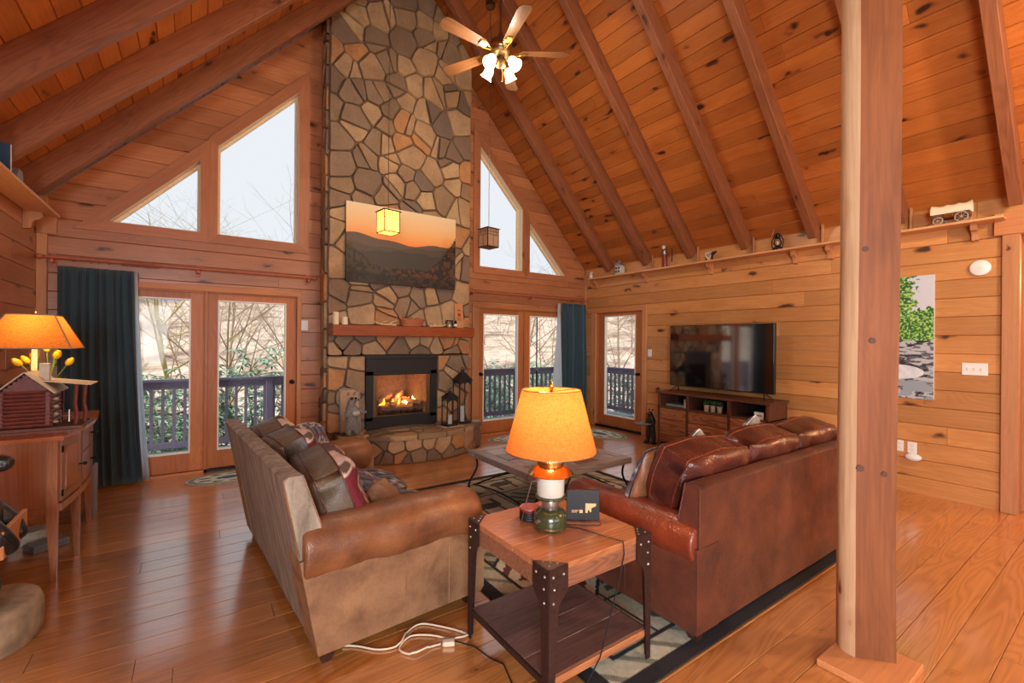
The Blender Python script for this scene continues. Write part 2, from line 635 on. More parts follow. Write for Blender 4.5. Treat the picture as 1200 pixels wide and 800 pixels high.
def paint_grid(name, o, ux, uy, nu, nv, fn, mat, parent=None, disp=None):
    """grid from corner o spanned by ux, uy; fn(s, t) -> linear rgb"""
    o, ux, uy = Vector(o), Vector(ux), Vector(uy)
    s, t = np.meshgrid(np.linspace(0, 1, nu), np.linspace(0, 1, nv))
    s, t = s.ravel(), t.ravel()
    P = np.outer(s, ux) + np.outer(t, uy) + np.array(o)
    if disp:
        P = P + disp(s, t)
    col = fn(s, t)
    col = np.c_[col, np.ones(len(col))]
    i = np.arange(nu - 1)
    j = np.arange(nv - 1)
    I, J = np.meshgrid(i, j)
    a = (J * nu + I).ravel()
    F = np.c_[a, a + 1, a + nu + 1, a + nu]
    me = bpy.data.meshes.new(name)
    me.vertices.add(len(P))
    me.vertices.foreach_set('co', P.astype(np.float32).ravel())
    me.loops.add(F.size)
    me.loops.foreach_set('vertex_index', F.ravel().astype(np.int32))
    me.polygons.add(len(F))
    me.polygons.foreach_set('loop_start', (np.arange(len(F)) * 4).astype(np.int32))
    me.update(calc_edges=True)
    me.materials.append(mat)
    at = me.color_attributes.new('print', 'FLOAT_COLOR', 'POINT')
    at.data.foreach_set('color', col.astype(np.float32).ravel())
    me.polygons.foreach_set('use_smooth', [True] * len(F))
    ob = bpy.data.objects.new(name, me)
    COL.objects.link(ob)
    if parent:
        ob.parent = parent
    return ob


def L3(*c):
    return np.array(S(*c)[:3])


def vnoise(x, y, seed=0):
    """cheap value noise on arrays, 0..1"""
    def h(i, j):
        q = np.sin(i * 127.1 + j * 311.7 + seed * 74.7) * 43758.5453
        return q - np.floor(q)
    i, j = np.floor(x), np.floor(y)
    f, g = x - i, y - j
    f, g = f * f * (3 - 2 * f), g * g * (3 - 2 * g)
    return (h(i, j) * (1 - f) + h(i + 1, j) * f) * (1 - g) + (h(i, j + 1) * (1 - f) + h(i + 1, j + 1) * f) * g


def fbm(x, y, seed=0, o=4):
    r, a, t = 0, 1.0, 0
    for k in range(o):
        r = r + a * vnoise(x * 2 ** k, y * 2 ** k, seed + k)
        t += a
        a *= 0.55
    return r / t


# ================================================================== STRUCTURE
XL, XR, YB, YR = -1.25, 6.0, 6.17, -4.0
MS, ZE = 1.066, 2.86                       # roof slope, roof height at the side walls
XC = (XL + XR) / 2
ZR = ZE + MS * (XC - XL)
NRM = math.hypot(1, MS)


def frame(org, u, v):
    """local X = u, local Y = v, local Z = outward"""
    u, v = Vector(u).normalized(), Vector(v).normalized()
    m = Matrix((u, v, u.cross(v))).transposed().to_4x4()
    m.translation = Vector(org)
    return m


def plank(name, FR, ub, ut, v0, v1, t, mat, parent, c=0.006, gap=0.0012, jit=0.0012):
    """ub, ut = (left, right) at the lower and the upper edge"""
    v0 += gap
    v1 -= gap
    cu = (ub[0] + ub[1] + ut[0] + ut[1]) / 4
    cv = (v0 + v1) / 2
    H = v1 - v0
    prof = [(v0, -t), (v0, -c), (v0 + c, 0), (v1 - c, 0), (v1, -c), (v1, -t)]
    vs = []
    for side in (0, 1):
        for v, z in prof:
            k = (v - v0) / H
            u = ub[side] * (1 - k) + ut[side] * k
            vs.append((u - cu + (gap if side == 0 else -gap), v - cv, z))
    fs = [(i, i + 6, (i + 1) % 6 + 6, (i + 1) % 6) for i in range(6)]
    fs = [tuple(reversed(f)) for f in fs]
    fs += [tuple(reversed(range(6))), tuple(range(6, 12))]
    me = bpy.data.meshes.new(name)
    me.from_pydata(vs, [], [tuple(reversed(f)) for f in fs])
    me.materials.append(mat)
    me.update()
    o = bpy.data.objects.new(name, me)
    COL.objects.link(o)
    T = FR @ Matrix.Translation((cu, cv, random.uniform(-jit, jit)))
    o.matrix_world = T
    o.parent = parent
    return o


def span(poly, v):
    xs = []
    n = len(poly)
    for i in range(n):
        (x0, y0), (x1, y1) = poly[i], poly[(i + 1) % n]
        if (y0 - v) * (y1 - v) < 0:
            xs.append(x0 + (x1 - x0) * (v - y0) / (y1 - y0))
    return (min(xs), max(xs)) if len(xs) >= 2 else None


def courses(name, FR, outline, holes, vlist, t, mat, parent, Lmin=1.6, Lmax=3.2, c=0.006, jit=0.0012, seed=1, gap=0.0012):
    rnd = random.Random(seed)
    e = 1e-4
    for v0, v1 in zip(vlist, vlist[1:]):
        a, b = span(outline, v0 + e), span(outline, v1 - e)
        if not a and not b:
            continue
        a, b = a or b, b or a
        cuts = []
        for h in holes:
            hz0, hz1 = min(z[1] for z in h), max(z[1] for z in h)
            if hz1 < v0 + .004 or hz0 > v1 - .004:
                continue
            p, q = span(h, max(v0, hz0) + e), span(h, min(v1, hz1) - e)
            m = span(h, (max(v0, hz0) + min(v1, hz1)) / 2)
            p, q = p or m, q or m
            if not p or not q:
                continue
            cuts.append((p, q))
            if hz0 > v0 + .004:
                plank(name, FR, p, p, v0, hz0, t, mat, parent, c=.001, gap=gap, jit=0)
            if hz1 < v1 - .004:
                plank(name, FR, (q[0] - .0, q[1] + .0), (q[0], q[1]), hz1, v1, t, mat, parent, c=.001, gap=gap, jit=0)
        cuts.sort(key=lambda z: z[0][0])
        segs = []
        l0, l1 = a[0], b[0]
        for p, q in cuts:
            segs.append(((l0, p[0]), (l1, q[0])))
            l0, l1 = p[1], q[1]
        segs.append(((l0, a[1]), (l1, b[1])))
        for (x0, x1), (y0, y1) in segs:
            w = (x1 - x0 + y1 - y0) / 2
            if w < 0.015:
                continue
            js = []
            p = max(x0, y0) + rnd.uniform(0.5, Lmax)
            while p < min(x1, y1) - 0.4:
                js.append(p)
                p += rnd.uniform(Lmin, Lmax)
            us = [(x0, y0)] + [(j, j) for j in js] + [(x1, y1)]
            for s0, s1 in zip(us, us[1:]):
                plank(name, FR, (s0[0], s1[0]), (s0[1], s1[1]), v0, v1, t, mat, parent, c=c, jit=jit, gap=gap)


PITCH = 0.179
VW = [-0.013] + [0.166 + PITCH * k for k in range(0, 40)]
R_ = lambda x0, z0, x1, z1: [(x0, z0), (x1, z0), (x1, z1), (x0, z1)]

# window and door openings of the gable wall (x, z)
TRI_L = [(-0.741, 2.695), (0.036, 2.695), (0.036, 2.695 + 0.777 * 1.045)]
QUAD_L = [(0.196, 2.695), (1.045, 2.695), (1.045, 4.60), (0.196, 3.70)]
QUAD_R = [(3.675, 2.69), (4.515, 2.69), (4.515, 3.735), (3.675, 4.61)]
TRI_R = [(4.662, 2.69), (5.487, 2.69), (4.662, 2.69 + 0.825 * 1.045)]
DL0, DL1 = -0.86, 1.035
DR0, DR1 = 3.67, 5.52
ZD = 2.035


def offset_poly(poly, ds):
    """convex ccw polygon, one distance per edge, outward positive"""
    n = len(poly)
    if not isinstance(ds, (list, tuple)):
        ds = [ds] * n
    ar = sum(poly[i][0] * poly[(i + 1) % n][1] - poly[(i + 1) % n][0] * poly[i][1] for i in range(n))
    sg = 1 if ar > 0 else -1
    L = []
    for i in range(n):
        (x0, y0), (x1, y1) = poly[i], poly[(i + 1) % n]
        dx, dy = x1 - x0, y1 - y0
        l = math.hypot(dx, dy)
        nx, ny = sg * dy / l, -sg * dx / l
        L.append((nx, ny, nx * x0 + ny * y0 + ds[i]))
    out = []
    for i in range(n):
        a1, b1, c1 = L[i - 1]
        a2, b2, c2 = L[i]
        d = a1 * b2 - a2 * b1
        out.append(((c1 * b2 - c2 * b1) / d, (a1 * c2 - a2 * c1) / d))
    return out


def ring(name, inner, outer, f, d0, d1, mat, parent, pieces=True):
    """frame of bars between two polygons; each bar one object when pieces"""
    n = len(inner)
    one = MB()
    for i in range(n):
        j = (i + 1) % n
        mb = MB() if pieces else one
        mb.prism([outer[i], outer[j], inner[j], inner[i]], f, d0, d1)
        if pieces:
            mm = mat
            if isinstance(mat, tuple):
                dx, dy = abs(inner[j][0] - inner[i][0]), abs(inner[j][1] - inner[i][1])
                mm = mat[0] if dx >= dy else mat[1]
            if mat is M['casing']:
                a_, b_ = Vector(f(*outer[i], d0)), Vector(f(*outer[j], d0))
                ex = (b_ - a_).normalized()
                ez = (Vector(f(0, 0, 1)) - Vector(f(0, 0, 0))).normalized()
                F_ = frame((a_ + b_) / 2, ex, ez.cross(ex))
                Fi = F_.inverted()
                mb.v = [tuple(Fi @ Vector(v_)) for v_ in mb.v]
                mb.build(name, mat, parent).matrix_world = F_
            else:
                mb.build(name, mm, parent)
    if not pieces:
        return one.build(name, mat, parent)


FB = lambda u, v, d: (u, YB + d, v)           # on the gable wall, d > 0 = outwards
FRR = lambda u, v, d: (XR + d, u, v)          # on the right wall

gable = [(XL, -0.02), (XR, -0.02), (XR, ZE - 0.03), (XC, ZR - 0.03), (XL, ZE - 0.03)]
wall_back = struct('wall_back')
FRB = frame((0, YB, 0), (1, 0, 0), (0, 0, 1))
holes = [offset_poly(p, 0.02) for p in (TRI_L, QUAD_L, QUAD_R, TRI_R)]
holes += [R_(DL0 - .02, -.03, DL1 + .02, ZD), R_(DR0 - .02, -.03, DR1 + .02, ZD), R_(1.42, -1, 3.26, 9)]
courses('board', FRB, gable, holes, VW, 0.14, M['pine_shaded'], wall_back, seed=3)

wall_right = struct('wall_right')
FRW = frame((XR, 0, 0), (0, -1, 0), (0, 0, 1))       # u = -y
SD0, SD1 = 4.84, 5.86
courses('board', FRW, R_(-YB, -0.02, 3.0, 2.87), [R_(-SD1, -.03, -SD0, ZD), R_(-0.72, -.03, 0.55, 2.5)], VW[:17] + [2.87], 0.14,
        M['pine_wall'], wall_right, seed=5)
wall_left = struct('wall_left')
FLW = frame((XL, 0, 0), (0, 1, 0), (0, 0, 1))
courses('board', FLW, R_(-1.0, -0.02, YB, 2.87), [], VW[:17] + [2.87], 0.14, M['pine_shaded'], wall_left, seed=8)
mb = MB().box(XL - .14, YR, 0, XL, -3.0, 2.87).box(XL - .14, -3.0, 0, XL, -1.0, .8).box(XL - .14, -3.0, 2.4, XL, -1.0, 2.87)
mb.build('rear_panelling', M['pine_wall'], wall_left)
mb = MB().box(XR, YR, 0, XR + .14, -3.0, 2.87)
mb.build('rear_panelling', M['pine_wall'], wall_right)

# rear wall with two window openings
wall_rear = struct('wall_rear')
mb = MB()
for x0, z0, x1, z1 in ((XL, 0, 0.2, 2.86), (0.2, 0, 3.6, 0.9), (0.2, 2.4, 3.6, 2.86), (3.6, 0, XR, 2.86)):
    mb.box(x0, YR - .1, z0, x1, YR, z1)
mb.prism([(XL, 2.86), (XR, 2.86), (XC, ZR)], lambda u, v, d: (u, YR + d, v), -0.1, 0)
mb.build('wall_panel', M['pine_wall'], wall_rear)

# ---- ceiling: boards along the house, on both slopes
ceiling = struct('ceiling')
SL = (XC - XL) * NRM
BP = 0.16
vl = [k * BP for k in range(int(SL / BP) + 1)] + [SL]
FCR = frame((XR, 0, ZE), (0, -1, 0), (-1, 0, MS))
FCL = frame((XL, 0, ZE), (0, 1, 0), (1, 0, MS))
courses('ceiling_board', FCR, R_(-YB - .1, -.05, 1.2, SL + .01), [], [-.05] + vl[1:], 0.02, M['pine_ceiling'], ceiling, 2.4, 4.2, c=0.005, seed=11)
courses('ceiling_board', FCL, R_(-1.2, -.05, YB + .1, SL + .01), [], [-.05] + vl[1:], 0.02, M['pine_ceiling'], ceiling, 2.4, 4.2, c=0.005, seed=12)
for sgn, x0 in ((1, XL), (-1, XR)):
    mb = MB()
    v = []
    for y in (YR - .1, YB + .7):
        for dx, dz in ((-.3, -.3 * MS), (XC - XL, (XC - XL) * MS)):
            v += [(x0 + sgn * dx, y, ZE + dz + .035), (x0 + sgn * dx, y, ZE + dz + .12)]
    mb.add(v, [(0, 2, 6, 4), (1, 5, 7, 3), (0, 1, 3, 2), (4, 6, 7, 5), (0, 4, 5, 1), (2, 3, 7, 6)])
    mb.build('roof_deck', M['rafter'], ceiling)

# rafters: near face at y, one pair every 0.795 m
RD, RW = 0.19, 0.09
YN = [0.67 + 0.795 * k for k in range(7)] + [-0.125 - 0.795 * k for k in range(4)]
for sgn, x0 in ((1, XL), (-1, XR)):
    T0 = frame((x0, 0, ZE), (sgn, 0, MS), (0, 1, 0))     # local X up the slope, local Y = world y
    nz = -1 if (T0.to_3x3() @ Vector((0, 0, 1))).z > 0 else 1
    for i, y in enumerate(YN):
        mb = MB().cbox(-0.005, 0, -RD / 2, SL - 0.04, RW, RD / 2, 0.004)
        o = mb.build('rafter', M['rafter'], ceiling)
        o.matrix_world = T0 @ Matrix.Translation((0, y, nz * RD / 2))
        if sgn == -1 and i < 7 and i != 0:                # blocking board beside the rafter foot
            MB().cbox(5.955, y - .03, 2.66, 5.985, y - .008, 2.9, .002).build('blocking', M['trim'], ceiling)
MB().cbox(XC - .05, YR, ZR - .28, XC + .05, 5.9, ZR - .03, .004).build('ridge_beam', M['rafter'], ceiling)

# ---- floor: wide varnished boards along X
floor = struct('floor')
FF = frame((0, 0, 0), (1, 0, 0), (0, 1, 0))
rows = [6.2 - 0.165 * k for k in range(43)][::-1]
courses('floor_board', FF, R_(XL - .1, rows[0], XR + 1.6, rows[-1]), [], rows, 0.03, M['floor'], floor, 1.8, 4.0, c=0.0022, jit=0.0005, seed=21)
MB().box(XL - .1, YR, -.04, XR + 1.6, rows[0], -.001).build('kitchen_floor', M['floor'], floor)
MB().box(XL - .2, YR, -.12, XR + 1.7, YB + .2, -.035).build('subfloor', M['dark_wood'], floor)

# ---- hall seen past the end of the right wall
wall_hall = struct('wall_hall')
FH = frame((7.5, 0, 0), (0, -1, 0), (0, 0, 1))
courses('board', FH, R_(-1.6, -.02, 3.0, 2.6), [], VW[:15] + [2.6], 0.1, M['pine_wall'], wall_hall, seed=31)
mb = MB().box(XR + .14, 1.5, 0, 7.5, 1.6, 2.6).box(XR + .14, -3.0, 0, 7.5, -2.9, 2.6)
mb.build('hall_end_panel', M['pine_wall'], wall_hall)
MB().box(XR, -3, 2.6, 7.6, 1.6, 2.7).build('hall_ceiling_panel', M['pine_ceiling'], wall_hall)

# ---- trims
trim_n = [0]


def trim(label_mat, *boxes, b=0.004):
    trim_n[0] += 1
    t = struct('trim_%d' % trim_n[0])
    for bx in boxes:
        w = (bx[3] - bx[0], bx[4] - bx[1], bx[5] - bx[2])
        mt = M['trim'] if w[2] >= max(w[0], w[1]) else M['trim_h']
        c = [(bx[i] + bx[i + 3]) / 2 for i in range(3)]
        o = MB().cbox(*bx, b).build('casing', mt, t, off=c)
        if mt is M['trim_h'] and w[1] > w[0]:
            # run the grain along the board
            o.data.transform(Matrix.Rotation(-PI / 2, 4, 'Z'))
            o.rotation_euler = (0, 0, PI / 2)
    return t


trim(0, (XL, YB - .045, 0, XL + .075, YB, 2.86), (XL, YB - .05, 2.5, XL + .14, YB - .02, 2.72))
trim(0, (XR - .045, YB - .045, 0, XR, YB, 2.75))
trim(0, (DL1, YB - .03, 0, DL1 + .05, YB, ZD + .05), (DL0 - .1, YB - .03, 0, DL0, YB, ZD + .05), (DL0 - .1, YB - .032, ZD, DL1 + .05, YB, ZD + .065))
trim(0, (DR0 - .125, YB - .03, 0, DR0, YB, ZD), (DR1, YB - .03, 0, DR1 + .1, YB, ZD), (DR0 - .125, YB - .032, ZD, DR1 + .1, YB, ZD + .06))
trim(0, (XR - .03, SD1 + .01, 0, XR, SD1 + .14, ZD), (XR - .03, SD0 - .10, 0, XR, SD0 - .01, ZD + .02), (XR - .032, SD0 - .1, ZD, XR, YB - .05, ZD + .09))
trim(0, (XR - .035, 0.70, 0, XR + .16, 0.81, 2.50), (XR - .035, -0.66, 0, XR + .16, -0.55, 2.50), (XR - .045, -0.7, 2.50, XR + .16, 0.86, 2.70))
trim(0, (XR + .15, .62, 0, XR + .17, .73, 2.5))

# casings round the gable windows
for poly, ds in ((TRI_L, [.105, .081, .115]), (QUAD_L, [.105, .12, .115, .081]), (QUAD_R, [.105, .075, .115, .12]), (TRI_R, [.105, .115, .075])):
    trim_n[0] += 1
    t = struct('trim_%d' % trim_n[0])
    ring('casing', poly, offset_poly(poly, ds), FB, -.024, 0, M['casing'], t)

# ---- windows
for k, poly in enumerate((TRI_L, QUAD_L, QUAD_R, TRI_R)):
    w = struct('window_%d' % (k + 1))
    ring('jamb', offset_poly(poly, -.002), offset_poly(poly, .03), FB, -.005, .17, M['jamb'], w)
    ring('sash', offset_poly(poly, -.03), offset_poly(poly, .0), FB, .10, .15, M['jamb'], w)
    MB().prism(offset_poly(poly, -.012), FB, .12, .126).build('pane', M['glass'], w)


# ---- glazed doors
def door(n, f, u0, u1, g0, g1, zg0, zg1, knob_u, hinge_u, dsgn=1):
    d = struct('door_%d' % n)
    outer, inner = R_(u0, .03, u1, 2.02), R_(g0, zg0, g1, zg1)
    s = [('stile', R_(u0, .03, g0, 2.02), M['door']), ('stile', R_(g1, .03, u1, 2.02), M['door']),
         ('bottom_rail', R_(g0, .03, g1, zg0), M['door']), ('top_rail', R_(g0, zg1, g1, 2.02), M['door'])]
    for nm, p, mt in s:
        MB().prism(p, f, .02, .065).build(nm, mt, d)
    ring('glazing_bead', offset_poly(inner, -.012), offset_poly(inner, .004), f, .014, .07, M['white'], d, pieces=False)
    MB().prism(offset_poly(inner, -.002), f, .04, .046).build('pane', M['glass'], d)
    # jamb and threshold
    MB().prism(R_(u0 - .03, 0, u1 + .03, .028), f, -.03, .16).build('threshold', M['black_iron'] if n in (2, 5) else M['trim_h'], d)
    ring('jamb', R_(u0 - .004, .028, u1 + .004, 2.022), R_(u0 - .03, .0, u1 + .03, 2.05), f, 0, .16, M['door'], d)
    if knob_u is not None:
        p = Vector(f(knob_u, 0.98, 0.02))
        q = Vector(f(knob_u, 0.98, -0.035))
        ax = (q - p).normalized()
        mb = MB().tube([p, p + ax * .006], .028, 14).tube([p, q], .009, 8)
        T = Matrix.Translation(q)
        mb.ell(q, (.025, .025, .025), 12, 8)
        mb.build('door_knob', M['black_iron'], d, smooth=True)
    if hinge_u is not None:
        for z in (.25, 1.0, 1.75):
            MB().tube([f(hinge_u, z - .05, .008), f(hinge_u, z + .05, .008)], .008, 8).build('hinge', M['aged_brass'], d)
    return d


door(1, FB, DL0, 0.085, -0.72, -0.045, .234, 1.945, None, None)
door(2, FB, 0.115, DL1, 0.214, 0.916, .234, 1.945, 0.985, 0.10)
door(3, FB, DR0, 4.57, 3.775, 4.455, .225, 1.945, 3.72, 4.585)
door(4, FB, 4.60, DR1, 4.705, 5.39, .225, 1.945, None, None)
for x0_, x1_ in ((.083, .117), (4.568, 4.602)):
    MB().cbox(x0_, YB - .004, .028, x1_, YB + .17, 2.04, .002).build('mullion', M['door'], bpy.data.objects['door_1' if x0_ < 1 else 'door_4'])
door(5, FRR, SD0 + .02, SD1 - .02, 5.0, 5.69, .215, 1.965, 4.93, None)


# ================================================================== STONE FIREPLACE
CX0, CX1, CY = 1.33, 3.33, 5.89
FBX0, FBX1, FBZ0, FBZ1 = 1.803, 2.806, 0.345, 1.305
HZ = 0.345
fireplace = empty('stone_fireplace', (0, 0, 0), label='tall field stone fireplace chimney with timber mantel and rounded raised hearth', cat='fireplace')
mb = MB()
mb.box(CX0, CY, 0, FBX0, 6.5, 1.4).box(FBX1, CY, 0, CX1, 6.5, 1.4).prism([(CX0, FBZ1), (CX1, FBZ1), (CX1, 5.66), (XC, 6.67), (CX0, 5.57)], lambda u, v, d: (u, d, v), CY, 6.5)
mb.box(FBX0, 6.42, 0, FBX1, 6.5, 1.4)
mb.build('chimney_core', M['mortar'], fireplace)


def clip_half(poly, a, b, c):
    """keep a*x + b*y <= c"""
    out = []
    n = len(poly)
    for i in range(n):
        p, q = poly[i], poly[(i + 1) % n]
        dp, dq = a * p[0] + b * p[1] - c, a * q[0] + b * q[1] - c
        if dp <= 0:
            out.append(p)
        if dp * dq < 0:
            t = dp / (dp - dq)
            out.append((p[0] + (q[0] - p[0]) * t, p[1] + (q[1] - p[1]) * t))
    return out


def area(p):
    return sum(p[i][0] * p[(i + 1) % len(p)][1] - p[(i + 1) % len(p)][0] * p[i][1] for i in range(len(p))) / 2


def shatter(poly, spacing, seed, split=0.35):
    """irregular stones filling a convex polygon"""
    rnd = random.Random(seed)
    xs, ys = [p[0] for p in poly], [p[1] for p in poly]
    x0, x1, y0, y1 = min(xs), max(xs), min(ys), max(ys)
    pts = []
    A = (x1 - x0) * (y1 - y0)
    tries = int(A / spacing ** 2 * 40) + 60
    for _ in range(tries):
        p = (rnd.uniform(x0, x1), rnd.uniform(y0, y1))
        r = spacing * rnd.uniform(0.62, 1.15)
        if all(math.hypot(p[0] - q[0], p[1] - q[1]) > (r + q[2]) / 2 for q in pts):
            pts.append((p[0], p[1], r))
    cells = []
    for i, p in enumerate(pts):
        c = list(poly)
        for j, q in enumerate(pts):
            if i == j or abs(p[0] - q[0]) > 4 * spacing or abs(p[1] - q[1]) > 4 * spacing:
                continue
            a, b = 2 * (q[0] - p[0]), 2 * (q[1] - p[1])
            cc = q[0] ** 2 + q[1] ** 2 - p[0] ** 2 - p[1] ** 2 + (p[2] ** 2 - q[2] ** 2) * .35
            c = clip_half(c, a, b, cc)
            if len(c) < 3:
                break
        if len(c) < 3:
            continue
        if area(c) > spacing ** 2 * 0.8 and rnd.random() < split:
            an = rnd.uniform(0, PI)
            g = (sum(k[0] for k in c) / len(c), sum(k[1] for k in c) / len(c))
            a, b = math.cos(an), math.sin(an)
            k = a * g[0] + b * g[1] + rnd.uniform(-.25, .25) * spacing
            cells += [clip_half(c, a, b, k), clip_half(c, -a, -b, -k)]
        else:
            cells.append(c)
    return [c for c in cells if len(c) >= 3 and area(c) > 0.0022]


def stones(name, cells, f, parent, depth=0.045, gap=0.009, seed=1, mat=None):
    rnd = random.Random(seed)
    out = []
    for c in cells:
        if area(c) < 0:
            c = c[::-1]
        # merge very short edges
        c = [p for i, p in enumerate(c) if math.hypot(p[0] - c[i - 1][0], p[1] - c[i - 1][1]) > .012]
        if len(c) < 3:
            continue
        q = c
        for i in range(len(c)):
            (x0, y0), (x1, y1) = c[i], c[(i + 1) % len(c)]
            l = math.hypot(x1 - x0, y1 - y0)
            nx, ny = (y1 - y0) / l, -(x1 - x0) / l
            q = clip_half(q, nx, ny, nx * x0 + ny * y0 - gap)
            if len(q) < 3:
                break
        if len(q) < 3:
            continue
        q = [p for i, p in enumerate(q) if math.hypot(p[0] - q[i - 1][0], p[1] - q[i - 1][1]) > .006]
        if len(q) < 3 or area(q) < 0.0008:
            continue
        # rounded, slightly irregular outline
        r = []
        n = len(q)
        for i in range(n):
            a, b = q[i], q[(i + 1) % n]
            L = math.hypot(b[0] - a[0], b[1] - a[1])
            k = min(.3, .013 / max(L, 1e-3))
            r.append((a[0] + (b[0] - a[0]) * k, a[1] + (b[1] - a[1]) * k))
            if L > .09:
                w = rnd.uniform(-.009, .009)
                r.append(((a[0] + b[0]) / 2 + w * (b[1] - a[1]) / L, (a[1] + b[1]) / 2 - w * (b[0] - a[0]) / L))
            r.append((a[0] + (b[0] - a[0]) * (1 - k), a[1] + (b[1] - a[1]) * (1 - k)))
        n = len(r)
        g = (sum(p[0] for p in r) / n, sum(p[1] for p in r) / n)
        d = depth * rnd.uniform(.75, 1.25)
        tx, ty = rnd.uniform(-.06, .06), rnd.uniform(-.06, .06)
        dd = lambda p, b: b + (p[0] - g[0]) * tx + (p[1] - g[1]) * ty
        sc = lambda p, k: (g[0] + (p[0] - g[0]) * k, g[1] + (p[1] - g[1]) * k)
        r2 = [sc(p, .955) for p in r]
        r3 = [sc(p, .5) for p in r]
        vs = [f(p[0], p[1], -.01) for p in r] + [f(p[0], p[1], dd(p, d * .72)) for p in r] + [f(p[0], p[1], dd(p, d)) for p in r2]
        vs += [f(p[0], p[1], dd(p, d + rnd.uniform(-.002, .004))) for p in r3] + [f(g[0], g[1], d + .002)]
        fs = []
        for k in range(3):
            fs += [(k * n + i, k * n + (i + 1) % n, (k + 1) * n + (i + 1) % n, (k + 1) * n + i) for i in range(n)]
        fs += [(3 * n + i, 3 * n + (i + 1) % n, 4 * n) for i in range(n)]
        mb = MB()
        mb.add(vs, fs)
        o = mb.build(name, mat or M['stone'], parent, smooth=True, off=f(g[0], g[1], 0))
        out.append(o)
    return out


FC = lambda u, v, d: (u, CY - d, v)
stones('stone', shatter([(CX0, 1.70), (CX1, 1.70), (CX1, 5.66), (XC, 6.67), (CX0, 5.57)], .285, 5, .62), FC, fireplace, seed=2)
stones('stone', shatter(R_(CX0, FBZ1 + .005, CX1, 1.60), .24, 9, .5), FC, fireplace, seed=3)
stones('stone', shatter(R_(CX0, HZ, FBX0 - .005, FBZ1), .25, 14, .45), FC, fireplace, seed=4)
stones('stone', shatter(R_(FBX1 + .005, HZ, CX1, FBZ1), .25, 17, .45), FC, fireplace, seed=5)
stones('stone', shatter(R_(CY + .0, .0, 6.16, 5.5), .23, 19, .1), lambda u, v, d: (CX0 - d * .6, u, v), fireplace, seed=6)

# timber mantel
MB().cbox(1.343, 5.65, 1.557, 3.297, 5.88, 1.692, .006).build('mantel', M['mantel'], fireplace, off=(2.3, 5.77, 1.62))

# hearth: arc in plan
HC, HR = (2.44, 6.484), 1.284
HXL, HXR = 1.42, 3.39
ang0 = math.atan2(-(HC[1] - 5.74), HXL - HC[0])
hearth = empty('hearth')
hearth.parent = fireplace


def arc(r, n=28, x0=HXL, x1=HXR):
    pts = []
    for i in range(n + 1):
        x = x0 + (x1 - x0) * i / n
        # even in angle
        a0, a1 = math.asin((x0 - HC[0]) / r), math.asin((x1 - HC[0]) / r)
        a = a0 + (a1 - a0) * i / n
        pts.append((HC[0] + r * math.sin(a), HC[1] - r * math.cos(a)))
    return pts


core = [(HXR, CY + .02), (HXL, CY + .02)] + arc(HR - .03)
MB().prism(core, lambda u, v, d: (u, v, d), 0, HZ - .03).build('hearth_core', M['mortar'], hearth)
a0, a1 = math.asin((HXL - HC[0]) / HR), math.asin((HXR - HC[0]) / HR)
FHf = lambda u, v, d: (HC[0] + (HR - .035 + d) * math.sin(a0 + u / HR), HC[1] - (HR - .035 + d) * math.cos(a0 + u / HR), v)
stones('stone', shatter(R_(0, .0, (a1 - a0) * HR, HZ - .05), .19, 23, .45), FHf, hearth, depth=.035, seed=7)
stones('stone', shatter(R_(0, .0, CY - 5.62, HZ - .05), .15, 24, .2), lambda u, v, d: (HXR + .001 + d * .4, 5.62 + u, v), hearth, depth=.035, seed=8)
slab = [(HXR + .025, CY), (HXL - .0, CY)] + arc(HR + .025, 14, HXL - .0, HXR + .025)
MB().prism(core, lambda u, v, d: (u, v, d), HZ - .03, HZ - .012).build('slab_mortar', M['mortar'], hearth)
stones('cap_stone', shatter(slab[::1] if area(slab) > 0 else slab[::-1], .33, 31, .3), lambda u, v, d: (u, v, HZ - .045 + d), hearth, depth=.046, gap=.008, seed=9)

# gas firebox
fb = empty('firebox')
fb.parent = fireplace
FZ = CY - .04
mb = MB()
mb.cbox(FBX0, FZ, 1.045, FBX1, CY + .1, FBZ1, .004).cbox(FBX0, FZ, FBZ0, FBX1, CY + .1, .50, .004)
mb.cbox(FBX0, FZ, .45, FBX0 + .10, CY + .1, 1.1, .004).cbox(FBX1 - .10, FZ, .45, FBX1, CY + .1, 1.1, .004)
mb.cbox(FBX0 - .01, FZ - .012, FBZ1 - .045, FBX1 + .01, FZ + .01, FBZ1 + .012, .004)
mb.build('surround', M['black'], fb)
mb = MB().cbox(FBX0 + .1, FZ + .012, .50, FBX0 + .15, FZ + .03, 1.045, .002).cbox(FBX1 - .15, FZ + .012, .50, FBX1 - .1, FZ + .03, 1.045, .002)
mb.cbox(FBX0 + .1, FZ + .01, .485, FBX1 - .1, FZ + .03, .51, .002)
mb.build('trim_bar', M['aged_brass'], fb)
mb = MB()
bx0, bx1, bx2, bx3 = FBX0 + .12, FBX1 - .12, FBX0 + .26, FBX1 - .26
v = [(bx0, CY + .02, .44), (bx1, CY + .02, .44), (bx3, 6.36, .44), (bx2, 6.36, .44), (bx0, CY + .02, 1.1), (bx1, CY + .02, 1.1), (bx3, 6.36, 1.1), (bx2, 6.36, 1.1)]
mb.add(v, [(2, 3, 7, 6), (1, 2, 6, 5), (3, 0, 4, 7), (0, 1, 2, 3), (4, 7, 6, 5)])
mb.build('brick_liner', M['soot_brick'], fb)
logs = [((2.03, 6.12, .60), (2.62, 6.14, .62), .05), ((2.05, 6.03, .58), (2.5, 5.99, .57), .045), ((2.2, 6.0, .60), (2.42, 6.18, .78), .04),
        ((2.35, 6.16, .70), (2.62, 5.99, .62), .04), ((2.02, 6.05, .66), (2.26, 6.2, .74), .035)]
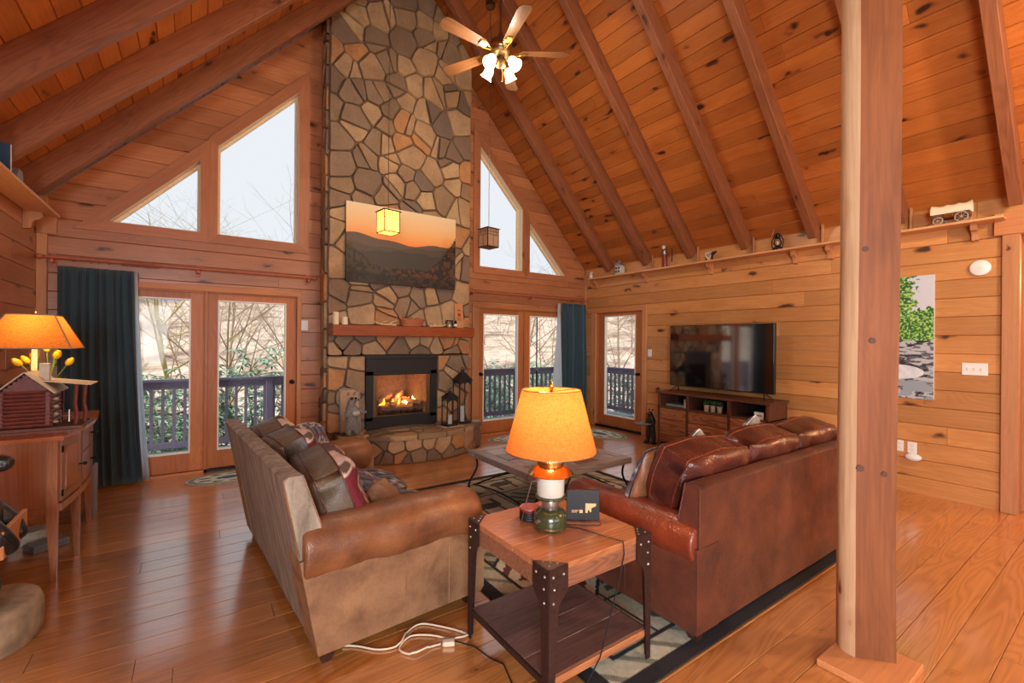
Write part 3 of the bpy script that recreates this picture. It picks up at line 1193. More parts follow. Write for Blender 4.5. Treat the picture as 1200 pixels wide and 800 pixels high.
for p, q, r in logs:
    p, q = Vector(p), Vector(q)
    pts = [p.lerp(q, k / 6) + Vector((0, random.uniform(-.008, .008), random.uniform(-.008, .008))) for k in range(7)]
    MB().tube(pts, [r * random.uniform(.85, 1.1) for _ in pts], 9).build('gas_log', M['soot_brick'], fb, smooth=True)
mb = MB()
for k in range(7):
    x = 2.02 + k * .1
    mb.tube([(x, 5.95, .46), (x, 5.95, .56)], .007, 6).tube([(x, 5.95, .52), (x, 6.2, .52)], .006, 6)
mb.tube([(2.0, 5.95, .52), (2.64, 5.95, .52)], .007, 6)
mb.build('grate', M['black_iron'], fb)
mb = MB()
fl_ = MB()
for k in range(15):
    x = random.uniform(2.04, 2.58)
    h = random.uniform(.04, .11)
    y = random.uniform(6.0, 6.12)
    T = Matrix.Translation((x, y, .62)) @ Matrix.Rotation(random.uniform(-.4, .4), 4, 'Y')
    (mb if k % 3 else fl_).lathe([(.004, 0), (.02, h * .25), (.014, h * .6), (.001, h)], 8, T=T)
mb.build('flame', M['flame'], fb, smooth=True)
fl_.build('flame', M['flame_core'], fb, smooth=True)
MB().prism(R_(FBX0 + .1, .50, FBX1 - .1, 1.045), lambda u, v, d: (u, CY + .005 + d, v), 0, .004).build('glass_front', M['lamp_glass'], fb)
light('fire_glow', 'POINT', (2.32, 6.02, .80), 5, (1.0, .45, .14), .05)

# ---- big log post in the foreground
post = empty('timber_post', (2.66, 0.80, 0), label='rough timber support post with pale waney edge and flat sawn face', cat='post')
# outline seen from above, around (0,0); camera lies towards (-0.96,-0.28)
view = math.atan2(-.28, -.96)
ol = []
rr = .112
for k in range(20):
    a = view + PI * 2 * k / 20
    ol.append([rr * math.cos(a), rr * math.sin(a)])
tl = Vector((math.cos(view), math.sin(view)))           # towards the camera
sd = Vector((-tl.y, tl.x))                              # one side
right_dir = Vector((.819, -.574))                       # camera right
if sd.dot(right_dir) < 0:
    sd = -sd
cor = tl * .105 - sd * .038                             # sharp arris between wane and sawn face
rgt = tl * .035 + sd * .112
face_a = [(cor + (rgt - cor) * k / 5) for k in range(6)]
back = [sd * .11 - tl * .03, sd * .07 - tl * .085, -tl * .11, -sd * .07 - tl * .085]
wane = [-sd * .112 - tl * .03, -sd * .116 + tl * .02, -sd * .102 + tl * .062, -sd * .076 + tl * .09]
sect = face_a + back + wane


def post_mesh(pts, closed, inset=0):
    mb = MB()
    nz = 46
    n = len(pts)
    H = 6.26
    for i in range(nz + 1):
        z = .03 + (H - .03) * i / nz
        for k, p in enumerate(pts):
            w = 1 + .035 * noise.noise(Vector((p.x * 8, p.y * 8, z * .8))) + .012 * noise.noise(Vector((p.x * 30, p.y * 30, z * 4)))
            q = p * w
            mb.v.append((q.x + .006 * math.sin(z * 1.1), q.y + .004 * math.sin(z * 1.7), z))
    for i in range(nz):
        for k in range(n if closed else n - 1):
            a, b = i * n + k, i * n + (k + 1) % n
            mb.f.append((a, b, b + n, a + n))
    if closed:
        mb.f.append(tuple(reversed(range(n))))
        mb.f.append(tuple(range(nz * n, nz * n + n)))
    return mb


pm = post_mesh(sect, True)
n_ = len(sect)
fmi = []
for f in pm.f:
    k = f[0] % n_
    fmi.append(0 if (len(f) > 4 or k < 8) else 1)
o = pm.build('post_shaft', M['post'], post, smooth=True, mats=[M['post'], M['post_edge']], fm=fmi)
kn = MB()
for z, off, r in ((1.52, .04, .016), (.92, .01, .018), (.90, .075, .014), (1.95, .02, .015), (2.9, .06, .012)):
    p = cor + (rgt - cor) * min(1, max(0, (off + .0) / .11))
    q = Vector((p.x, p.y, z))
    nrm_ = Vector(((rgt - cor).y, -(rgt - cor).x)).normalized()
    if nrm_.dot(tl) < 0:
        nrm_ = -nrm_
    ax = Vector((nrm_.x, nrm_.y, 0))
    kn.tube([q - ax * .02, q - ax * .001], [r * .9, r * .9], 12)
kn.build('knot', plain('post_knot', S(84, 44, 24), .6), post)
MB().cbox(-.27, -.19, 0, .10, .11, .032, .004).build('base_plate', M['trim_h'], post)


# ================================================================== FURNITURE
def capsule(c0, c1, ry, rz, n=18, r0=0.25, r1=1.0, steps=16, sag=0.0, up=Vector((0, 0, 1)), seed=0, wr=0.004, power=2.4):
    """soft roll between two points with rounded ends; r0, r1 = how much each end is rounded (in radii)"""
    c0, c1 = Vector(c0), Vector(c1)
    ax = (c1 - c0)
    L = ax.length
    ax.normalize()
    sd = ax.cross(up).normalized()
    mb = MB()
    ts = []
    for i in range(steps + 1):
        t = i / steps
        ts.append(t)
    e0 = [k / 5 for k in range(6)]
    pos = []
    for k in e0:                                       # start cap
        a = k * PI / 2
        pos.append((r0 * ry * (1 - math.sin(a)), math.sin(a) if r0 > 0 else 1, 1 - math.cos(a)))
    rings_ = []
    for k in range(6):
        a = k / 5 * PI / 2
        rings_.append((r0 * ry * (1 - math.cos(a)), max(.02, (1 - r0 * .0) * math.sin(a)) if r0 > .0 else 1))
    mid = [(r0 * ry + (L - (r0 + r1) * ry) * k / steps, 1.0) for k in range(1, steps)]
    for k in range(6):
        a = (1 - k / 5) * PI / 2
        mid.append((L - r1 * ry * (1 - math.cos(a)), max(.02, math.sin(a))))
    allr = rings_ + mid
    for d, s in allr:
        if r0 < .5 and d < r0 * ry + 1e-6:
            s = .86 + .14 * s if s > .03 else .02
        if r1 < .5 and d > L - r1 * ry - 1e-6:
            s = .86 + .14 * s if s > .03 else .02
        for k in range(n):
            a = 2 * PI * k / n
            ca, sa = math.cos(a), math.sin(a)
            pr_ = (abs(ca) ** power + abs(sa) ** power) ** (-1 / power)
            p = c0 + ax * d + sd * (ca * pr_ * ry * s) + up * (sa * pr_ * rz * s - sag * math.sin(PI * d / L))
            w = noise.noise(p * 6 + Vector((seed, 0, 0))) * wr * 2 + noise.noise(p * 17 + Vector((seed, 0, 0))) * wr
            p += (sd * ca + up * sa) * w
            mb.v.append(tuple(p))
    m = len(allr)
    for i in range(m - 1):
        for k in range(n):
            a, b = i * n + k, i * n + (k + 1) % n
            mb.f.append((a, b, b + n, a + n))
    mb.f.append(tuple(reversed(range(n))))
    mb.f.append(tuple(range((m - 1) * n, m * n)))
    return mb


def cushion(a, b, c, n=22, pw=4.0, edge=0.5, seed=0, wr=0.01, box=0.0):
    """soft cushion: half width a (local y), half height b (local z), half thickness c (local x)
    box adds a straight side wall; returns MB and the number of faces of the front"""
    mb = MB()
    front = 0
    S_ = []
    for side in (1, -1):
        for j in range(n + 1):
            for i in range(n + 1):
                s, t = -1 + 2 * i / n, -1 + 2 * j / n
                s_, t_ = math.sin(s * PI / 2), math.sin(t * PI / 2)
                th = ((1 - abs(s_) ** pw) * (1 - abs(t_) ** pw)) ** edge
                pin = 1 - .07 * (s_ * s_ * t_ * t_)
                y, z = a * s_ * (1 - .05 * t_ * t_) * pin, b * t_ * (1 - .05 * s_ * s_) * pin
                x = side * (c * (box + (1 - box) * th) if (abs(s_) < .9999 and abs(t_) < .9999) or box else 0)
                q = Vector((y * 7 + seed * 3.1, z * 7, side * 2))
                w = noise.noise(q) + .6 * noise.noise(q * 2.3)
                rad = Vector((y, z)).length + 1e-4
                crease = math.sin(math.atan2(z, y) * 9 + seed) * max(0, rad / max(a, b) - .45)
                if abs(s_) < .9999 and abs(t_) < .9999:
                    x += side * (w * wr + crease * wr * .8)
                else:
                    y += w * wr * .5
                    z += w * wr * .5
                mb.v.append((x, y, z))
        b0 = 0 if side == 1 else (n + 1) ** 2
        for j in range(n):
            for i in range(n):
                k = b0 + j * (n + 1) + i
                f = (k, k + 1, k + n + 2, k + n + 1)
                mb.f.append(f if side == 1 else tuple(reversed(f)))
                if side == 1:
                    front += 1
    # side wall between the two rims
    rim = [i for i in range(n)] + [i * (n + 1) + n for i in range(n)] + [n * (n + 1) + n - i for i in range(n)] + [(n - i) * (n + 1) for i in range(n)]
    o = (n + 1) ** 2
    for i in range(len(rim)):
        p, q = rim[i], rim[(i + 1) % len(rim)]
        mb.f.append((q, p, p + o, q + o))
    S_ = [mb.v[i] for i in rim]
    S2 = [mb.v[i + o] for i in rim]
    return mb, front, S_, S2


def kilim(kind):
    """woven lodge pattern on a cushion; returns fn(s, t) arrays -> rgb"""
    def fn(s, t):
        c = np.tile(L3(96, 98, 112), (len(s), 1))
        def put(m, col):
            c[m] = L3(*col)
        if kind == 'maroon':
            put(t > .0, (188, 160, 112))
            put((t < .26) & (vnoise(s * 9, t * 7, 3) > .55), (206, 196, 190))
            put(t > .26, (206, 176, 160))
            zz = .36 + .05 * np.abs(((s * 9) % 1) * 2 - 1)
            put((np.abs(t - zz) < .012), (104, 50, 52))
            put((t > .28) & (t < .295), (104, 50, 52))
            put((t > .45) & (t < .86), (112, 30, 42))
            put((t > .86) & (t < .88), (214, 196, 170))
            put((t > .88) & (vnoise(s * 11, t * 11, 9) > .5), (96, 74, 62))
            for bx in (.2, .55, .88):                      # walking bear outline
                m = (((s - bx) / .11) ** 2 + ((t - .66) / .10) ** 2 < 1) | (((s - bx - .11) / .05) ** 2 + ((t - .67) / .06) ** 2 < 1)
                m |= (np.abs(s - bx + .06) < .025) & (t > .49) & (t < .62) | (np.abs(s - bx - .05) < .025) & (t > .49) & (t < .62)
                put(m, (200, 180, 146))
                m2 = (((s - bx) / .09) ** 2 + ((t - .66) / .07) ** 2 < 1)
                put(m2, (116, 110, 108))
        else:
            put((s * 5 % 1) < .5, (112, 124, 148))
            put(((s * 5 % 1) > .46) & ((s * 5 % 1) < .54), (50, 46, 54))
            d = np.abs(((s * 2.5) % 1) - .5) * 2 + np.abs(((t * 2.5) % 1) - .5) * 2
            put((d < .55), (196, 206, 214))
            put((d < .32), (84, 88, 104))
            put((np.abs((t * 5) % 1 - .5) < .07), (176, 178, 176))
            put((np.abs((t * 5) % 1 - .5) < .02), (120, 60, 56))
        n_ = vnoise(s * 90, t * 90, 3)
        return c * (0.82 + .36 * n_)[:, None]
    return fn


def add_cushion(name, parent, T, dims, mat, seed=1, wr=.01, box=.35, pw=4.0, edge=.5, front_print=None, piping=None, n=22):
    mb, front, r1, r2 = cushion(*dims, n=n, seed=seed, wr=wr, box=box, pw=pw, edge=edge)
    nf = len(mb.f)
    if front_print:
        N = len(mb.v)
        s = np.array([v[1] for v in mb.v]) / dims[0] * .5 + .5
        t = np.array([v[2] for v in mb.v]) / dims[1] * .5 + .5
        col = np.c_[front_print(s, t), np.ones(N)]
        fm = [1] * front + [0] * (nf - front)
        o = mb.build(name, None, parent, smooth='all', mats=[mat, M['woven']], fm=fm, cols=col)
    else:
        o = mb.build(name, mat, parent, smooth='all')
    o.matrix_local = T
    if piping:
        for rim in (r1, r2) if box > .15 else (r1,):
            MB().tube(rim, .0045, 5, closed=True).build('piping', piping, o, smooth=True)
    return o


def sofa(name, loc, rz, label, L, D, hb, rake, ha, mats, arm_ry, arm_rz, nseat, cush):
    """local x = depth from the back (0) to the front (D); y along; origin at the foot of the back"""
    t = empty(name, loc, rz, label, 'sofa')
    back_m, arm_m, panel_m, seat_m = mats
    W = L / 2
    zb = .07
    # back: outer skin panel with raked profile
    ox = lambda z: -rake * (z - zb) / (hb - zb)
    prof = [(0, zb), (ox(hb) + .0, hb - .015), (ox(hb) + .02, hb), (ox(hb) + .08, hb), (ox(hb) + .092, hb - .02), (ox(ha) + .12, ha - .01), (ox(.3) + .19, .3), (.20, zb)]
    wy = W - .022
    mb = MB()
    N = 14
    for i in range(N + 1):
        y = -wy + 2 * wy * i / N
        for k, (x, z) in enumerate(prof):
            e = .0 if 0 < i < N else 0
            mb.v.append((x + .006 * noise.noise(Vector((x * 3, y * 4, z * 3))), y, z + (.006 * noise.noise(Vector((y * 5, z, 2))) if z > hb - .05 else 0)))
    n = len(prof)
    for i in range(N):
        for k in range(n):
            a, b = i * n + k, i * n + (k + 1) % n
            mb.f.append((a, a + n, b + n, b))
    mb.f += [tuple(range(n)), tuple(reversed(range(N * n, N * n + n)))]
    mb.build('backrest', back_m, t, smooth=True)
    e1 = [(p[0] - .003 * (1 if k < 2 else -1), -wy - .001, p[1]) for k, p in enumerate(prof[:2])]
    for y in (-wy, wy):
        MB().tube([(prof[1][0] * .55, y, prof[1][1] * .6), (prof[1][0], y, prof[1][1]), (prof[2][0], y, prof[2][1] + .002), (prof[3][0], y, prof[3][1] + .002),
                   (prof[5][0], y, prof[5][1])], .004, 5).build('seam', panel_m, t, smooth=True)
    # base
    MB().cbox(.02, -W + .06, zb, D - .05, W - .06, .30, .02).build('seat_base', panel_m, t, smooth=True)
    for s in (-1, 1):
        y0, y1 = (-W, -W + 2 * arm_ry * .78) if s < 0 else (W - 2 * arm_ry * .78, W)
        za = ha - arm_rz * 1.05
        xa = -rake * (za - zb) / (hb - zb)
        MB().prism([(-.004, zb), (D - .05, zb), (D - .03, zb + .02), (D - .03, za), (xa - .004, za)], lambda u, v, d: (u, d, v), y0, y1).build('arm_panel', panel_m, t)
        cy = s * (W - arm_ry * .80)
        capsule((-rake * (ha - arm_rz - zb) / (hb - zb) + .012, cy, ha - arm_rz), (D, cy, ha - arm_rz - .01), arm_ry, arm_rz, r0=.15, r1=.75, seed=3 + s, wr=.006, sag=.0, power=2.3, n=24, steps=22).build('arm', arm_m, t, smooth='all')
        mb = MB()
        for x in (D * .45, D * .72):
            mb.tube([(x, s * (W + .002), zb + .01), (x, s * (W + .002), ha - 2 * arm_rz + .02)], .003, 5)
        mb.build('seam', panel_m, t, smooth=True)
        for x in (.05, D - .10):
            MB().tube([(x, s * (W - .07), zb + .01), (x, s * (W - .07), .0)], [.045, .032], 4).build('leg', M['foot'], t)
    # seat cushions
    iw = (L - 4 * arm_ry * .86) / nseat
    for k in range(nseat):
        y = -L / 2 + 2 * arm_ry * .86 + iw * (k + .5)
        T = Matrix.Translation((.20 + (D - .20) / 2, y, .37)) @ Matrix.Rotation(-PI / 2, 4, 'Y')
        add_cushion('seat_cushion', t, T, (iw / 2 - .004, (D - .20) / 2, .085), arm_m, seed=k + 5, wr=.006, box=.55, front_print=seat_m, piping=panel_m)
    return t


# ---- taupe sofa on the left, its back to the camera side
LS = (0.405, 3.10, 0)
sofa_l = sofa('leather_sofa', LS, math.radians(3.9), 'taupe suede and tan leather sofa with plaid seat, seen from its worn back', 1.87, .94, .895, .15, .665,
              (M['suede_back'], M['tan_leather'], M['tan_panel'], kilim('blue')), .15, .14, 2, None)
km = kilim('maroon')
for k, (y, s) in enumerate(((-.47, 1), (.10, 2), (.56, 3))):
    T = Matrix.Translation((.145 + .045 * (k == 0), y, .655 - (.035 if k == 0 else .0))) @ Matrix.Rotation(math.radians(-20), 4, 'Y') @ Matrix.Rotation(math.radians((-6, 4, -3)[k]), 4, 'Z')
    add_cushion('back_cushion', sofa_l, T, ((.33, .24, .25)[k], .27, .15), M['olive_leather'], seed=s * 7, wr=.02, box=.42, edge=.42, front_print=km, piping=M['dark_leather'], n=44)


def throw(name, base, loc, rx, ry, rz, dims, mat, label, group=None, pr_=None, seed=1, pip=None):
    mb, front, r1, r2 = cushion(*dims, n=30, seed=seed, wr=.010, box=.0, pw=2.6, edge=.5)
    t = None
    col = None
    if pr_:
        s = np.array([v[1] for v in mb.v]) / dims[0] * .5 + .5
        tt = np.array([v[2] for v in mb.v]) / dims[1] * .5 + .5
        col = np.c_[pr_(s, tt), np.ones(len(s))]
        o = mb.build(name, None, None, smooth='all', mats=[mat, M['woven']], fm=[1] * front + [0] * (len(mb.f) - front), cols=col)
    else:
        o = mb.build(name, mat, None, smooth='all')
    o.matrix_world = Matrix.Translation(base) @ Matrix.Rotation(loc_rot, 4, 'Z') @ Matrix.Translation(loc) @ Matrix.Rotation(rz, 4, 'Z') @ Matrix.Rotation(ry, 4, 'Y') @ Matrix.Rotation(rx, 4, 'X')
    tag(o, label, 'cushion', group)
    if pip:
        MB().tube(r1, .004, 5, closed=True).build('piping', pip, o, smooth=True)
    return o


loc_rot = math.radians(3.9)
throw('throw_pillow', LS, (.52, -.22, .545), .3, -1.0, -.3, (.20, .19, .07), M['olive_leather'], 'slate and maroon plaid throw pillow lying on the sofa seat by the near arm', 'throw pillows on the taupe sofa', kilim('blue'), 3, M['dark_leather'])
throw('throw_pillow', LS, (.50, -.53, .535), .1, -.6, -.9, (.13, .15, .055), M['tan_panel'], 'tan suede throw pillow beside the near arm of the taupe sofa', 'throw pillows on the taupe sofa', None, 5)
throw('throw_pillow', LS, (.40, .64, .655), -.1, -.40, -.75, (.21, .21, .07), M['dark_leather'], 'dark bordered plaid pillow leaning at the far arm of the taupe sofa', 'throw pillows on the taupe sofa', kilim('blue'), 8, M['white'])

# ---- red-brown sofa on the right, seen from behind
RS = (3.125, 1.285, 0)
sofa_r = sofa('leather_sofa', RS, PI / 2, 'glossy red brown leather sofa seen from behind on the rug edge', 2.23, .99, .795, .0, .61,
              (M['brown_panel'], M['red_leather'], M['brown_panel'], kilim('blue')), .125, .115, 3, None)
for k, y in enumerate((.66, .0, -.64)):
    T = Matrix.Translation((.28, y, .70)) @ Matrix.Rotation(math.radians(-16), 4, 'Y')
    add_cushion('back_cushion', sofa_r, T, (.345, .225, .15), M['dark_leather'] if k else M['dark_leather'], seed=k * 5 + 2, wr=.018, box=.5, edge=.4, piping=M['red_leather'], n=30)
loc_rot = PI / 2
throw('throw_pillow', RS, (.49, .83, .665), .08, -.30, .15, (.22, .22, .075), M['tan_leather'], 'tan leather throw pillow at the left end of the red brown sofa', 'throw pillows on the red brown sofa', kilim('blue'), 11, M['black'])
throw('throw_pillow', RS, (.50, .42, .70), .75, -.3, .0, (.20, .20, .07), M['suede_back'], 'beige throw pillow poking up behind the left cushion of the red brown sofa', 'throw pillows on the red brown sofa', kilim('blue'), 13, M['white'])
throw('throw_pillow', RS, (.50, -.30, .73), .75, -.3, .0, (.20, .20, .07), M['suede_back'], 'pale throw pillow poking up behind the middle cushion of the red brown sofa', 'throw pillows on the red brown sofa', kilim('blue'), 15, M['white'])


# ---- rug
RX0, RX1, RY0, RY1 = 1.42, 3.85, 1.262, 4.27


def rug_fn(s, t):
    x, y = s * (RX1 - RX0), t * (RY1 - RY0)
    W_, H_ = RX1 - RX0, RY1 - RY0
    n1 = fbm(x * 60, y * 60, 1, 3)
    c = np.tile(L3(186, 174, 146), (len(s), 1))

    def put(m, col):
        c[m] = L3(*col)
    e = np.minimum(np.minimum(x, W_ - x), np.minimum(y, H_ - y))
    # grid of picture panels with dark lines
    gx, gy = (x - .09) / .45, (y - .09) / .47
    fx, fy = gx % 1, gy % 1
    ix, iy = np.floor(gx), np.floor(gy)
    odd = ((ix + iy) % 2) == 0
    put(odd, (160, 152, 124))
    # pine and bear silhouettes
    kind = (ix * 3 + iy * 5) % 4
    m = (kind == 0) & (np.abs(fx - .5) < (.36 * (1 - (fy - .1) / .8))) & (fy > .1) & (fy < .9) & (((fy * 7) % 1) < .72)
    put(m, (66, 72, 62))
    b = (((fx - .48) / .30) ** 2 + ((fy - .55) / .17) ** 2 < 1) | (((fx - .80) / .11) ** 2 + ((fy - .6) / .10) ** 2 < 1)
    b |= (np.abs(fx - .28) < .06) & (fy > .2) & (fy < .5) | (np.abs(fx - .62) < .06) & (fy > .2) & (fy < .5)
    put((kind == 1) & b, (46, 42, 44))
    lf = (np.abs(np.sin((fx + fy) * 9)) > .72) & (((fx - .5) / .4) ** 2 + ((fy - .5) / .4) ** 2 < 1)
    put((kind == 2) & lf, (88, 92, 74))
    mo = (((fx - .5) / .3) ** 2 + ((fy - .5) / .14) ** 2 < 1) | ((np.abs(fx - .74) < .05) & (fy > .5) & (fy < .85)) | ((np.abs(np.abs(fx - .5) - .2) < .03) & (fy > .12) & (fy < .5))
    put((kind == 3) & mo, (74, 68, 62))
    line = (fx < .035) | (fy < .035)
    put(line, (34, 32, 36))
    # red medallion with serrated diamonds (near the left sofa) and its mirror
    for cx_, cy_ in ((.46, 1.02), (W_ - .46, H_ - 1.02), (W_ / 2, H_ / 2)):
        r = np.abs(x - cx_) / .50 + np.abs(y - cy_) / .44
        saw = .05 * np.abs(((x * 22) % 1) * 2 - 1)
        put(r < 1.06, (34, 30, 34))
        put(r < 1.0 - saw * .2, (206, 194, 166))
        put((r < .84 - saw) & (r > .66), (98, 60, 52))
        put((r < .62 - saw) & (r > .44), (206, 194, 166))
        put((r < .44 - saw * .6), (104, 58, 50))
        put((r < .30), (200, 186, 158))
        put((r < .22), (128, 40, 44))
        put((r < .10), (206, 196, 170))
    put(e < .20, (184, 174, 150))
    put((e < .20) & (((x + y) * 5 % 1) < .25), (120, 118, 98))
    put((e > .195) & (e < .215), (30, 28, 32))
    put(e < .075, (28, 26, 30))
    return c * (.70 + .55 * n1)[:, None]


rug = empty('area_rug', (0, 0, 0), label='large woven lodge rug with black border and cream picture panels', cat='rug')
paint_grid('rug_pile', (RX0, RY0, .011), (RX1 - RX0, 0, 0), (0, RY1 - RY0, 0), 300, 370, rug_fn, M['woven'], rug,
           disp=lambda s, t: np.c_[np.zeros_like(s), np.zeros_like(s), .0025 * fbm(s * 60, t * 70, 4, 2)])
MB().cbox(RX0 - .004, RY0 - .004, 0.001, RX1 + .004, RY1 + .004, .011, .003).build('rug_edge', M['black'], rug)


# ---- door mats (oval, braided, with leaves)
def mat_fn(seed):
    def fn(s, t):
        x, y = s * 2 - 1, t * 2 - 1
        r = np.sqrt(x * x + y * y)
        c = np.tile(L3(206, 210, 190), (len(s), 1))
        c[(r > .84)] = L3(120, 134, 116)
        c[(r > .93)] = L3(196, 200, 178)
        rnd = random.Random(seed)
        for k in range(9):
            a = k / 9 * 2 * PI
            px_, py_ = .6 * math.cos(a), .6 * math.sin(a)
            m = ((x - px_) / .13) ** 2 + ((y - py_) / .1) ** 2 < 1
            c[m] = L3(*((66, 96, 84), (96, 66, 56), (58, 78, 96))[k % 3])
        c[(x / .3) ** 2 + (y / .25) ** 2 < 1] = L3(70, 88, 110)
        return c * (.85 + .3 * vnoise(s * 80, t * 50, 2))[:, None]
    return fn


def oval_mat(loc, rz, a, b, label):
    o = empty('door_mat', loc, rz, label, 'mat')
    n = 40
    poly = [(a * math.cos(2 * PI * k / n), b * math.sin(2 * PI * k / n)) for k in range(n)]
    MB().prism(poly, lambda u, v, d: (u, v, d), 0, .009).build('mat_binding', M['clay'], o)
    mb = MB()
    N, R = 48, 14
    cols = []
    P = []
    for j in range(R + 1):
        for k in range(N):
            P.append((.985 * j / R * math.cos(2 * PI * k / N), .985 * j / R * math.sin(2 * PI * k / N)))
    P = np.array(P)
    for p in P:
        mb.v.append((p[0] * a, p[1] * b, .0105))
    for j in range(R):
        for k in range(N):
            mb.f.append((j * N + k, (j + 1) * N + k, (j + 1) * N + (k + 1) % N, j * N + (k + 1) % N))
    col = mat_fn(3)(P[:, 0] * .5 + .5, P[:, 1] * .5 + .5)
    mb.build('mat_face', M['woven'], o, cols=np.c_[col, np.ones(len(col))])


oval_mat((.32, 5.78, 0), 0, .40, .24, 'oval braided mat in front of the left glazed doors')
oval_mat((4.10, 5.72, 0), 0, .50, .24, 'oval braided mat in front of the glazed doors right of the fireplace')
oval_mat((5.45, 5.25, 0), PI / 2, .52, .30, 'oval braided mat in front of the single side door')

# ---- coffee table
CT = (2.17, 2.76, 3.29, 3.82)      # x0 y0 x1 y1
ct = empty('coffee_table', ((CT[0] + CT[2]) / 2, (CT[1] + CT[3]) / 2, 0.012), label='low square coffee table with slate tile top and curved black iron legs', cat='table')
hx, hy = (CT[2] - CT[0]) / 2, (CT[3] - CT[1]) / 2
tz = .44
slate = plain('slate_tile', S(150, 136, 132), 0.35, var=.35, bump=.4, scale=14)
slate2 = plain('rust_slate_tile', S(120, 84, 72), 0.35, var=.3, bump=.4, scale=14)
tab = wood('distressed_table_wood', S(170, 150, 136), S(98, 72, 60), axis='X', rings=.3, knots=0, rough=.35)
fwid = .10
for bx in ((-hx, -hy, hx, -hy + fwid), (-hx, hy - fwid, hx, hy), (-hx, -hy + fwid, -hx + fwid, hy - fwid), (hx - fwid, -hy + fwid, hx, hy - fwid)):
    MB().cbox(bx[0], bx[1], tz - .055, bx[2], bx[3], tz, .004).build('frame_board', tab, ct)
MB().box(-hx + fwid, -hy + fwid, tz - .05, hx - fwid, hy - fwid, tz - .012).build('inlay_bed', M['dark_wood'], ct)
nx_, in_ = 4, .0
tw, th_ = (2 * hx - 2 * fwid) / nx_, (2 * hy - 2 * fwid) / nx_
for i in range(nx_):
    for j in range(nx_):
        x, y = -hx + fwid + tw * i, -hy + fwid + th_ * j
        edge_ = i in (0, nx_ - 1) or j in (0, nx_ - 1)
        MB().cbox(x + .006, y + .006, tz - .03, x + tw - .006, y + th_ - .006, tz - .001 + random.uniform(-.002, .001), .003).build('tile', slate if (i + j) % 2 else slate2, ct)
for sx in (-1, 1):
    for sy in (-1, 1):
        pts = []
        for k in range(15):
            q = k / 14
            z = (tz - .055) * (1 - q)
            off = .035 * math.sin(q * PI * 1.0) * (1 if q < .5 else 1) - .05 * math.sin(q * PI * 2)
            pts.append((sx * (hx - .05 + off * .9), sy * (hy - .05 + off * .0), z))
        MB().tube(pts, .0095, 8).build('leg', M['black_iron'], ct, smooth=True)
mb = MB()
for sy in (-1, 1):
    mb.tube([(-hx + .03 + (2 * hx - .06) * k / 16, sy * (hy - .05), .11 + .05 * math.sin(PI * k / 16)) for k in range(17)], .008, 8)
for sx in (-1, 1):
    mb.tube([(sx * (hx - .05), -hy + .05 + (2 * hy - .1) * k / 12, .11 + .04 * math.sin(PI * k / 12)) for k in range(13)], .008, 8)
mb.build('stretcher', M['black_iron'], ct, smooth=True)
for c0 in ((-.0, -hy + .05, .15),):
    MB().tube([(c0[0] + .05 * math.cos(a), c0[1], c0[2] - .01 + .05 * math.sin(a)) for a in [2 * PI * k / 18 for k in range(18)]], .007, 6, closed=True).build('iron_ring', M['black_iron'], ct, smooth=True)

# ---- end table in the foreground
EX0, EX1, EY0, EY1, EZ = 1.150, 1.775, 1.375, 2.01, .60
et = empty('end_table', ((EX0 + EX1) / 2, (EY0 + EY1) / 2, 0), label='square plank-topped end table with riveted brown iron corner legs and low shelf', cat='table')
ax_, ay_ = (EX1 - EX0) / 2, (EY1 - EY0) / 2
npl = 5
for k in range(npl):
    y0 = -ay_ + .004 + (2 * ay_ - .008) * k / npl
    y1 = -ay_ + .004 + (2 * ay_ - .008) * (k + 1) / npl
    MB().cbox(-ax_ + .004, y0 + .0008, EZ - .03, ax_ - .004, y1 - .0008, EZ - .002, .002).build('top_plank', M['rustic'], et, off=(0, (y0 + y1) / 2, EZ - .015))
for s in (-1, 1):
    MB().cbox(-ax_ + .006, s * ay_ - (.028 if s > 0 else -.006), EZ - .105, ax_ - .006, s * ay_ + (-.006 if s > 0 else .028), EZ - .032, .003).build('apron', M['apron'], et)
    o = MB().cbox(s * ax_ - (.028 if s > 0 else -.006), -ay_ + .03, EZ - .105, s * ax_ + (-.006 if s > 0 else .028), ay_ - .03, EZ - .032, .003).build('apron', M['apron'], et)
lw, lf = .046, .10
for sx in (-1, 1):
    for sy in (-1, 1):
        leg = MB()
        prof = [(0, 0), (lw * .62, 0), (lw * .9, .30), (lw, EZ - .19), (lw * 1.25, EZ - .15), (lf, EZ - .105), (lf, EZ), (0, EZ)]
        X0, Y0 = sx * ax_, sy * ay_
        leg.prism(prof, lambda u, v, d: (X0 - sx * u, Y0 - sy * d, v), -.004, .0025)
        leg.prism(prof, lambda u, v, d: (X0 - sx * d, Y0 - sy * u, v), -.004, .0025)
        leg.prism([(0, 0), (lf, 0), (0, lf)], lambda u, v, d: (X0 - sx * u, Y0 - sy * v, EZ - .002 + d), 0, .003)
        l = leg.build('leg', M['iron'], et)
        for (u, v) in ((.02, -.035), (.075, -.035), (.025, -.085), (.022, -.14)):
            for fa in (0, 1):
                p = (X0 - sx * u, Y0 + sy * .004, EZ + v) if fa == 0 else (X0 + sx * .004, Y0 - sy * u, EZ + v)
                MB().ell(p, (.006, .006, .006), 8, 5).build('rivet', M['rivet'], l, smooth=True)
        for (u, v) in ((.018, .018), (.062, .02), (.02, .062), (.042, .042)):
            MB().ell((X0 - sx * u, Y0 - sy * v, EZ + .001), (.005, .005, .004), 8, 5).build('rivet', M['rivet'], l, smooth=True)
